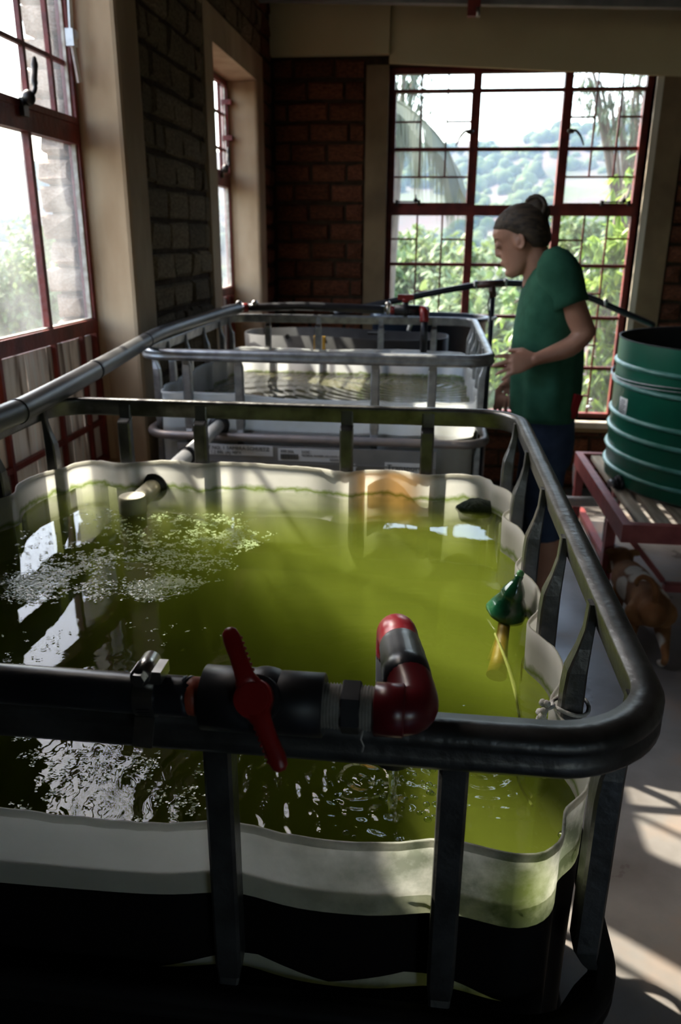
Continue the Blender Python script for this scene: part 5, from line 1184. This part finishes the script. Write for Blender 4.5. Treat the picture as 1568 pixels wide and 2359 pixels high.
# jeans
jn_ = MB(); jr = [(930, 1186, 1320, .166), (960, 1188, 1320, .170), (1000, 1190, 1320, .172), (1030, 1193, 1316, .170), (1055, 1200, 1308, .160)]
jn_.loft([torso_ring(*r, infl=0.003, folds=0.5) for r in jr]+[torso_ring(1075, 1215, 1295, .12)])
for L, rr_ in ((legN, 1.0), (legF, 1.0)):
    P = bez([L[0]+Vector((0, 0, .03)), L[0], L[1], L[2]], 6); k = len(P)
    rad = [.095-.032*(i/(k-1))**.7+.004*noise.noise(Vector((i*1.3, L[0].y*9, 2))) for i in range(k)]
    jn_.tube(P, rad, 24)
jo = jn_.obj('jeans', M_jeans, woman); remesh(jo, 0.007, 1)
# hair, bun, brow, necklace, phone
hm = MB(); K = 28; hrings = []
for u, F, B, w in [(-.058, .0-.055, -.082, .034), (-.045, -.020, -.096, .058), (-.028, -.010, -.104, .068), (-.008, -.001+.010, -.108, .076), (.012, .030, -.110, .0795), (.035, .052, -.112, .081), (.055, .071, -.110, .080), (.075, .078, -.102, .075), (.095, .062, -.088, .062), (.110, .040, -.062, .044), (.120, .005, -.030, .02)]:
    hrings.append([HL((F+B)/2+(F-B)/2*cos(t), w*sin(t)*(1+.02*sin(9*t)), u) for t in [2*pi*i/K for i in range(K)]])
hm.loft(hrings)
ho = hm.obj('hair', M_hair, woman)
bn_ = MB(); bc_ = HL(-.082, 0, .070)
bn_.ell(bc_, (.042, .040, .042), 18, 12, disp=0.25, seed=3)
for k in range(5):
    ax = Vector((random.uniform(-.5, .5), 1, random.uniform(-.4, .4))).normalized(); u_ = ax.cross(Vector((0, 0, 1))).normalized(); v_ = ax.cross(u_)
    ph = random.uniform(0, 6); bn_.tube([bc_+ax*(k-2)*.011+(u_*cos(ph+t)+v_*sin(ph+t))*(.037+.006*sin(t*1.5)) for t in [i*0.35 for i in range(17)]], [.004]+[.009]*15+[.004], 8)
bno = bn_.obj('bun', M_hair, ho)
wsp = MB()
for k in range(14):
    a = random.uniform(0, 2*pi); p = bc_+Vector((cos(a)*.03, .01, sin(a)*.03)); wsp.tube([p, p+Vector((cos(a)*.02, 0, sin(a)*.02+.006)), p+Vector((cos(a)*.035, 0, sin(a)*.02))], .0006, 4)
wsp.obj('loose_strands', M_hair, ho)
nk = MB(); nc = Wp(1240, 640)
nk.tube([nc+Vector((.058*cos(t)-.004, .060*sin(t), -.004+.030*cos(t))) for t in [2*pi*i/28 for i in range(29)]], .0014, 6); nk.obj('necklace', M_ink, woman)
ey = MB()
for s in (-1, 1):
    ey.tube([HL(.0865, s*.016, .033), HL(.0805, s*.032, .036), HL(.066, s*.048, .031)], [.0015, .002, .001], 6); ey.tube([HL(.0845, s*.020, .006), HL(.0855, s*.031, .002), HL(.078, s*.042, .005)], [.0008, .0013, .0008], 6)
ey.obj('brows_and_lashes', M_hair, woman)
ph = MB(); c = Wp(1325, 930, -.135)
ph.box((-.020, -.006, -.055), (.020, .006, .035), Matrix.Translation(c) @ Matrix.Rotation(radians(14), 4, 'Y') @ Matrix.Rotation(radians(35), 4, 'Z'))
tag(ph.obj('phone', M_phone), 'dark red phone sticking out of the woman\'s back jeans pocket', 'phone')

# ================================================================== THE DOG
dog = thing('dog', 'small brown and white terrier with curled tail, seen from behind beside the red stand', 'dog', (0.86, 2.9, 0.0))
D = lambda px, py, Y: at_y(px, py, Y)
M_dog, dn, dl = new_mat('brown_and_white_coat')
do = dn.new('ShaderNodeOutputMaterial'); dp = dn.new('ShaderNodeBsdfPrincipled'); dp.inputs['Roughness'].default_value = 0.8; dp.inputs['Specular IOR Level'].default_value = 0.2
dt = dn.new('ShaderNodeTexCoord'); dz = dn.new('ShaderNodeTexNoise'); dz.inputs['Scale'].default_value = 9; dl.new(dt.outputs['Object'], dz.inputs['Vector'])
tails = D(1500, 1405, 2.76); heads = D(1432, 1300, 3.15)
acc = None
spots = [(D(1452, 1310, 3.00)+Vector((.01, 0, .02)), .040), (D(1468, 1328, 2.94)+Vector((.03, 0, .0)), .040), (D(1448, 1352, 2.96)+Vector((-.055, 0, -.01)), .052), (D(1458, 1345, 2.93)+Vector((-.02, 0, .06)), .042), (D(1472, 1338, 2.93)+Vector((.05, 0, .05)), .036), (D(1530, 1375, 2.82)+Vector((.02, 0, .03)), .038), (D(1500, 1480, 2.74), .05), (D(1520, 1525, 2.71), .06), (D(1400, 1310, 3.16), .03)]
for c, r in spots:
    v = dn.new('ShaderNodeVectorMath'); v.operation = 'DISTANCE'; dl.new(dt.outputs['Object'], v.inputs[0]); v.inputs[1].default_value = c
    a = dn.new('ShaderNodeMath'); a.operation = 'MULTIPLY_ADD'; a.inputs[1].default_value = 0.05; dl.new(dz.outputs[0], a.inputs[0]); dl.new(v.outputs['Value'], a.inputs[2])
    l = dn.new('ShaderNodeMapRange'); l.inputs[1].default_value = r+.030; l.inputs[2].default_value = r+.020; l.inputs[3].default_value = 0; l.inputs[4].default_value = 1; dl.new(a.outputs[0], l.inputs[0])
    if acc is None: acc = l.outputs[0]
    else:
        mxx = dn.new('ShaderNodeMath'); mxx.operation = 'MAXIMUM'; dl.new(acc, mxx.inputs[0]); dl.new(l.outputs[0], mxx.inputs[1]); acc = mxx.outputs[0]
rr0 = ramp(dn, [(0.35, (.14, .055, .018)), (0.65, (.26, .12, .045))]); dl.new(dz.outputs[0], rr0.inputs[0])
dm = dn.new('ShaderNodeMix'); dm.data_type = 'RGBA'; dl.new(acc, dm.inputs[0]); dl.new(rr0.outputs[0], dm.inputs[6]); dm.inputs[7].default_value = (.55, .50, .42, 1)
dl.new(dm.outputs[2], dp.inputs['Base Color']); dl.new(dp.outputs[0], do.inputs[0])
g = MB()
sp_ = [D(1504, 1412, 2.75), D(1500, 1398, 2.82), D(1482, 1374, 2.91), D(1460, 1347, 3.01), D(1445, 1328, 3.09), D(1434, 1306, 3.15), D(1431, 1286, 3.19)]
limb(g, sp_, [.058, .078, .076, .078, .072, .050, .048], 20, flat=(0.92, 1.0))
hd_ = sp_[-1]
g.ell(hd_+Vector((0, .01, 0)), (.052, .050, .046), 16, 12)
sn = D(1404, 1312, 3.22); limb(g, [hd_+Vector((-.012, .02, -.01)), hd_.lerp(sn, .7), sn], [.036, .024, .017], 12)
def dleg(pts, rs): limb(g, pts, rs, 12)
hr_ = sp_[1]
fr_ = at_z(1524, 1530, 0.012); fl_ = Vector((fr_.x-.115, fr_.y+.05, .012))
for s, ft in ((1, fr_), (-1, fl_)):
    hip = hr_+Vector((s*.045, -.01, -.02)); kn = Vector((hip.x+s*.012, hip.y+.045, .105)); hk_ = Vector((ft.x, ft.y-.022, .062))
    dleg([hip, kn, hk_, Vector((ft.x, ft.y-.004, .016)), Vector((ft.x-.004, ft.y+.018, .010))], [.052, .036, .014, .0125, .012])
ch = sp_[3]
for s in (1, -1):
    dleg([ch+Vector((s*.042, .02, -.03)), Vector((ch.x+s*.046, ch.y+.03, .10)), Vector((ch.x+s*.044, ch.y+.03, .05)), Vector((ch.x+s*.044, ch.y+.034, .014)), Vector((ch.x+s*.044-.002, ch.y+.055, .010))], [.036, .024, .016, .013, .012])
tb = sp_[0]+Vector((-.004, -.01, .055))
g.tube(bez([tb, tb+Vector((-.006, -.01, .045)), tb+Vector((-.022, .0, .078)), tb+Vector((-.050, .02, .084)), tb+Vector((-.066, .03, .060)), tb+Vector((-.060, .035, .040))], 5), [.013]*8+[.011]*8+[.010]*6+[.008, .007, .006, .004], 10)
for s in (-1, 1):
    e0 = hd_+Vector((s*.034, .0, .034)); tip = hd_+Vector((s*.066, -.012, .022))
    g.loft([[e0+Vector((s*.0, .022, .0)), e0+Vector((0, -.016, .006)), e0+Vector((-s*.006, -.002, -.012))], [e0+Vector((s*.016, .014, .010)), e0+Vector((s*.016, -.016, .012)), e0+Vector((s*.012, -.002, -.004))], [tip+Vector((0, .006, 0)), tip+Vector((0, -.006, 0)), tip+Vector((0, 0, -.004))]])
for s in (-1, 1):
    g.ell(hd_+Vector((s*.050, -.006, .030)), (.026, .010, .015), 12, 8, rot=Matrix.Rotation(s*0.25, 3, 'Y'))
remesh(g.obj('body', M_dog, dog), 0.0045, 2)
n_ = MB(); n_.ell(sn+(sn-hd_).normalized()*.014, (.010, .009, .008)); n_.obj('nose', M_blackmatt, dog)

# ================================================================== OUTSIDE
def lerpl(x, tab):
    if x <= tab[0][0]: return tab[0][1]
    for (a, va), (b, vb) in zip(tab[:-1], tab[1:]):
        if x <= b: t = (x-a)/(b-a); t = t*t*(3-2*t); return va+(vb-va)*t
    return tab[-1][1]
RIDGE = [(-70, 3.0), (-34, 3.6), (-26, 4.3), (-14, 5.2), (-3, 5.6), (3, 5.9), (8, 6.6), (14, 7.8), (22, 9.0), (50, 9.5)]
def terrain(b, d):
    """height of the land at bearing b (degrees, + to the right) and distance d"""
    ridge = EYE+460*math.tan(radians(lerpl(b, RIDGE)))
    k = lerpl(d, [(5, 0), (9, .02), (20, .10), (60, .55), (130, 1.0)])
    base = -0.5-k*(22 if b > -12 else 30)
    up = lerpl(d, [(130, 0), (200, .22), (300, .52), (400, .86), (460, 1.0), (600, .8), (900, .5)])
    z = base+(ridge-base)*up
    nn = noise.noise(Vector((b*0.10, d*0.012, 0)))*min(d*0.03, 6)+noise.noise(Vector((b*0.35, d*0.04, 3)))*min(d*0.008, 1.8)
    if 380 < d < 520: nn *= 0.35
    return z+nn
def land(b, d):
    a = radians(b); return Vector((d*sin(a), d*cos(a), terrain(b, d)))
tm = MB(); ds = [5.3, 7, 9, 12, 16, 22, 30, 40, 52, 66, 82, 100, 120, 140, 160, 180, 200, 220, 240, 260, 280, 300, 320, 340, 360, 380, 400, 420, 440, 460, 500, 600, 800]
bs = [-80+i*1.6 for i in range(100)]
tm.loft([[land(b, d) for b in bs] for d in ds], cap=False, closed=False)
M_hill = pmat('dry_hillside', (0.045, 0.06, 0.03), (0.095, 0.070, 0.062), rough=1.0, scale=0.02, detail=9, spec=0.05, c3=(0.07, 0.085, 0.04))
to_ = struct(tm.obj('ground_outside', M_hill))
# forest crowns on the slopes
fm = MB(); rf_ = random.Random(77); cnt = 0
while cnt < 4200:
    b = rf_.uniform(-42, 18); d = 38*(430/38)**(rf_.random()**0.75)
    dens = noise.noise(Vector((b*.12, d*.012, 9)))+(0.45 if d < 250 else -0.02)
    if rf_.random() > dens*1.6+0.35: cnt += 0.3; continue
    p = land(b, d); r = rf_.uniform(0.8, 2.3)*(0.5+d/280)
    fm.ell(p+Vector((0, 0, r*0.45)), (r, r, r*rf_.uniform(.7, 1.1)), 8, 5, disp=0.5, seed=cnt); cnt += 1
hz, hn, hl_ = new_mat('valley_haze')
hzo = hn.new('ShaderNodeOutputMaterial'); hv = hn.new('ShaderNodeVolumeScatter'); hv.inputs['Color'].default_value = (0.50, 0.70, 1.0, 1); hv.inputs['Density'].default_value = 0.0005; hl_.new(hv.outputs[0], hzo.inputs['Volume'])
tag(MB().box((-700, 40, -60), (400, 700, 130)).obj('valley_haze', hz), 'thin bluish morning haze filling the valley outside', 'haze', kind='stuff')
tag(fm.obj('forest', M_canopy), 'hazy green forest covering the valley slopes beyond the windows', 'forest', kind='stuff')
# pale road along the slope
rm = MB(); rp1 = []
for i in range(30):
    b = -6+i*0.9; d = 96-i*0.9; p = land(b, d); z = EYE-d*math.tan(radians(2.65-0.045*i)); rp1.append((Vector((p.x, p.y, z)), Vector((p.x*1.01, p.y*1.02, z+0.75))))
rm.loft([[a+Vector((0, 0, -1.6)), a, b_, b_+Vector((0, 0, -1.8))] for a, b_ in rp1], cap=True, smooth=False); struct(rm.obj('road_bank', M_road))

def leaf(m, p, d, L, w, up=None):
    d = d.normalized(); s = d.cross(up or Vector((0, 0, 1)))
    if s.length < 0.05: s = Vector((1, 0, 0))
    s.normalize(); nrm = s.cross(d)
    m.add([p, p+d*L*.4+s*w*.5-nrm*w*.12, p+d*L*.75+s*w*.33-nrm*L*.06, p+d*L-nrm*L*.14, p+d*L*.75-s*w*.33-nrm*L*.06, p+d*L*.4-s*w*.5-nrm*w*.12, p+d*L*.45], [(0, 1, 6), (1, 2, 6), (2, 3, 6), (3, 4, 6), (4, 5, 6), (5, 0, 6)])
def rdir(r): 
    z = r.uniform(-1, 1); a = r.uniform(0, 2*pi); q = sqrt(1-z*z); return Vector((q*cos(a), q*sin(a), z))
def leafy_tree(name, label, base, clumps, mat, L, w, per, droop=0.6, trunk_r=0.10, group=None, seed=1):
    """clumps: (centre, radius). Leaves are grouped in drooping whorls, branches join the clumps to the trunk"""
    t = thing(name, label, 'tree', base, group); r = random.Random(seed); f = MB(); tr = MB()
    top = sum((c for c, _ in clumps), Vector())/len(clumps)
    tr.tube(bez([Vector(base), Vector(base).lerp(top, .5)+Vector((.1, 0, 0)), top], 5), [trunk_r*(1-.06*i) for i in range(11)], 10)
    for c, rad in clumps:
        tr.tube(bez([Vector(base).lerp(top, .55), c.lerp(top, .4)+Vector((0, 0, -.1*rad)), c], 4), [trunk_r*.45*(1-.09*i) for i in range(9)], 6)
        for k in range(int(per*rad*rad)):
            q = c+rdir(r)*rad*(r.random()**.45); ax = rdir(r)
            for j in range(5):
                dv = (ax*0.7+rdir(r)*0.9+Vector((0, 0, -droop))); leaf(f, q, dv, L*r.uniform(.7, 1.15), w*r.uniform(.8, 1.1))
    tr.obj('trunk', M_bark, t); f.obj('foliage', mat, t); return t
O = lambda px, py, Y: at_y(px, py, Y)
leafy_tree('leafy_tree', 'bright yellow-green broad-leaved tree close outside the right of the end window', (1.75, 7.2, -1.2),
    [(O(1425, 560, 6.6), .26), (O(1395, 620, 6.4), .28), (O(1440, 690, 6.6), .30), (O(1370, 700, 6.3), .26), (O(1400, 800, 6.5), .34), (O(1350, 880, 6.3), .28), (O(1230, 900, 6.8), .26), (O(1475, 600, 6.8), .25), (O(1450, 880, 6.5), .3), (O(1360, 650, 6.8), .16), (O(1160, 820, 7.2), .28), (O(1180, 700, 7.4), .16), (O(1470, 400, 7.0), .20), (O(1440, 445, 7.0), .12), (O(1410, 540, 6.5), .14)],
    M_leaf_bright, .13, .046, 620, .9, .05, seed=4)
leafy_tree('wispy_tree', 'tall wispy dull green tree filling the upper right of the end window', (3.2, 11.5, -2.0),
    [(O(1480, 225, 9.5), .34), (O(1440, 260, 9.5), .30), (O(1400, 250, 9.4), .20), (O(1370, 215, 9.4), .22), (O(1335, 205, 9.4), .20), (O(1475, 300, 9.5), .28), (O(1430, 300, 9.2), .15), (O(1490, 350, 9.4), .18), (O(1345, 180, 9.4), .14), (O(1500, 170, 9.5), .3)],
    M_leaf_dark, .16, .018, 330, .8, .07, seed=9)
leafy_tree('dark_tree', 'dark fine-leaved tree in the upper left corner of the end window', (-0.9, 10.5, -2.0),
    [(O(930, 175, 9.0), .20), (O(955, 230, 9.0), .22), (O(925, 290, 9.0), .20), (O(965, 170, 9.0), .16), (O(900, 220, 9.0), .25), (O(880, 330, 9.2), .25)], M_leaf_dark, .12, .022, 520, .5, .08, seed=12)
for i, (px, py, Y, r_) in enumerate(((940, 700, 26, 1.6), (1010, 640, 30, 1.8), (1060, 720, 22, 1.3), (1120, 700, 24, 1.5), (1180, 790, 17, 1.1), (950, 800, 16, 1.1), (1260, 560, 34, 1.6), (1350, 540, 32, 1.5))):
    c = O(px, py, Y); r2 = random.Random(i)
    leafy_tree('slope_tree', ('large sunlit tree beyond the lower left panes of the end window', 'tree beyond the left light, above the arched pipe', 'tree rising behind the tee of the arched pipe', 'tree between the arched pipe and the woman', 'nearest sunlit tree, low behind the upright of the arched pipe', 'low tree behind the red valve of the far tank', 'distant tree just right of the woman\'s head', 'distant tree beyond the right light, left of the bright tree')[i], (c.x, c.y, c.z-r_*1.9), [(c+Vector((r2.uniform(-r_, r_)*.8, r2.uniform(-r_, r_)*.5, r2.uniform(-r_, r_)*.6)), r_*r2.uniform(.5, .8)) for k in range(5)], M_leaf_mid, .34, .16, 90, .4, .12, 'trees on the slope beyond the end window', seed=40+i)
for i, (px, py, Y, r_) in enumerate(((20, 690, 30, 2.2), (60, 640, 34, 2.2), (150, 640, 36, 2.2))):
    c = O(px, py, Y); r2 = random.Random(i+90)
    leafy_tree('valley_tree', ('pale round tree lowest at the edge of the nearer left window', 'pale round tree beyond the nearer left window, behind the lowest one', 'pale round tree beyond the outdoor brick pier')[i], (c.x, c.y, c.z-r_*1.9), [(c+Vector((r2.uniform(-r_, r_)*.8, r2.uniform(-r_, r_)*.5, r2.uniform(-r_, r_)*.6)), r_*r2.uniform(.5, .8)) for k in range(5)], M_leaf_mid, .34, .16, 80, .4, .12, 'trees on the hillside below the left windows', seed=70+i)
leafy_tree('added_shade_tree', 'unseen leafy tree added outside the nearer left window for shade', (-3.2, 2.6, -1.5),
    [(Vector((-1.98, 2.02, 3.05)), .28), (Vector((-1.96, 2.06, 3.40)), .25), (Vector((-1.95, 1.95, 2.78)), .22)], M_leaf_mid, .12, .05, 700, .4, .05, seed=33)  # out of view, added to keep sun off part of the near water
# palm: trunk left of the window, one frond arching across with hanging leaflets
palm = thing('palm_tree', 'palm with a drooping frond hanging across the upper left of the end window', 'tree', (-1.3, 7.6, -2.0))
MB().tube(bez([Vector((-1.3, 7.6, -2.0)), Vector((-1.25, 7.5, .6)), Vector((-1.15, 7.4, 2.9))], 6), [.14]*6+[.12]*7, 12).obj('trunk', M_bark, palm)
def frond_(pts, Lmax, n, seed):
    m = MB(); P = bez(pts, 10); m.tube(P, [.014*(1-.7*i/len(P)) for i in range(len(P))], 6); r = random.Random(seed)
    for i in range(n):
        t = (i+1)/n*(len(P)-2); k = int(t); p = P[k].lerp(P[k+1], t-k); d = (P[k+1]-P[k]).normalized(); L = Lmax*(1-abs(i/n-.45)*.7)
        for s in (-1, 1):
            out_ = d.cross(Vector((0, 0, 1))).normalized()*s
            a = p; b1 = p+(out_*.35+d*.45+Vector((0, 0, -.25)))*L*.5; c1 = b1+(d*.15+out_*.05+Vector((0, 0, -1)))*L*r.uniform(.4, .75)
            w_ = d*0.013; m.add([a-w_, a+w_, b1+w_, b1-w_, c1], [(0, 1, 2, 3), (3, 2, 4)])
    return m
crown = Vector((-1.15, 7.4, 2.9))
frond_([crown, O(900, 225, 7.2), O(975, 278, 7.0), O(1030, 345, 6.9), O(1058, 430, 6.8)], .75, 70, 1).obj('frond', M_palm, palm)
frond_([crown, O(860, 180, 7.3), O(915, 235, 7.2), O(945, 300, 7.1), O(960, 370, 7.1)], .6, 45, 2).obj('frond', M_palm, palm)
for i in range(5):
    a = 2.2+i*.8; frond_([crown, crown+Vector((cos(a)*.6, sin(a)*.6, .35)), crown+Vector((cos(a)*1.2, sin(a)*1.2, .1)), crown+Vector((cos(a)*1.6, sin(a)*1.6, -.6))], .6, 30, 5+i).obj('frond', M_palm, palm)
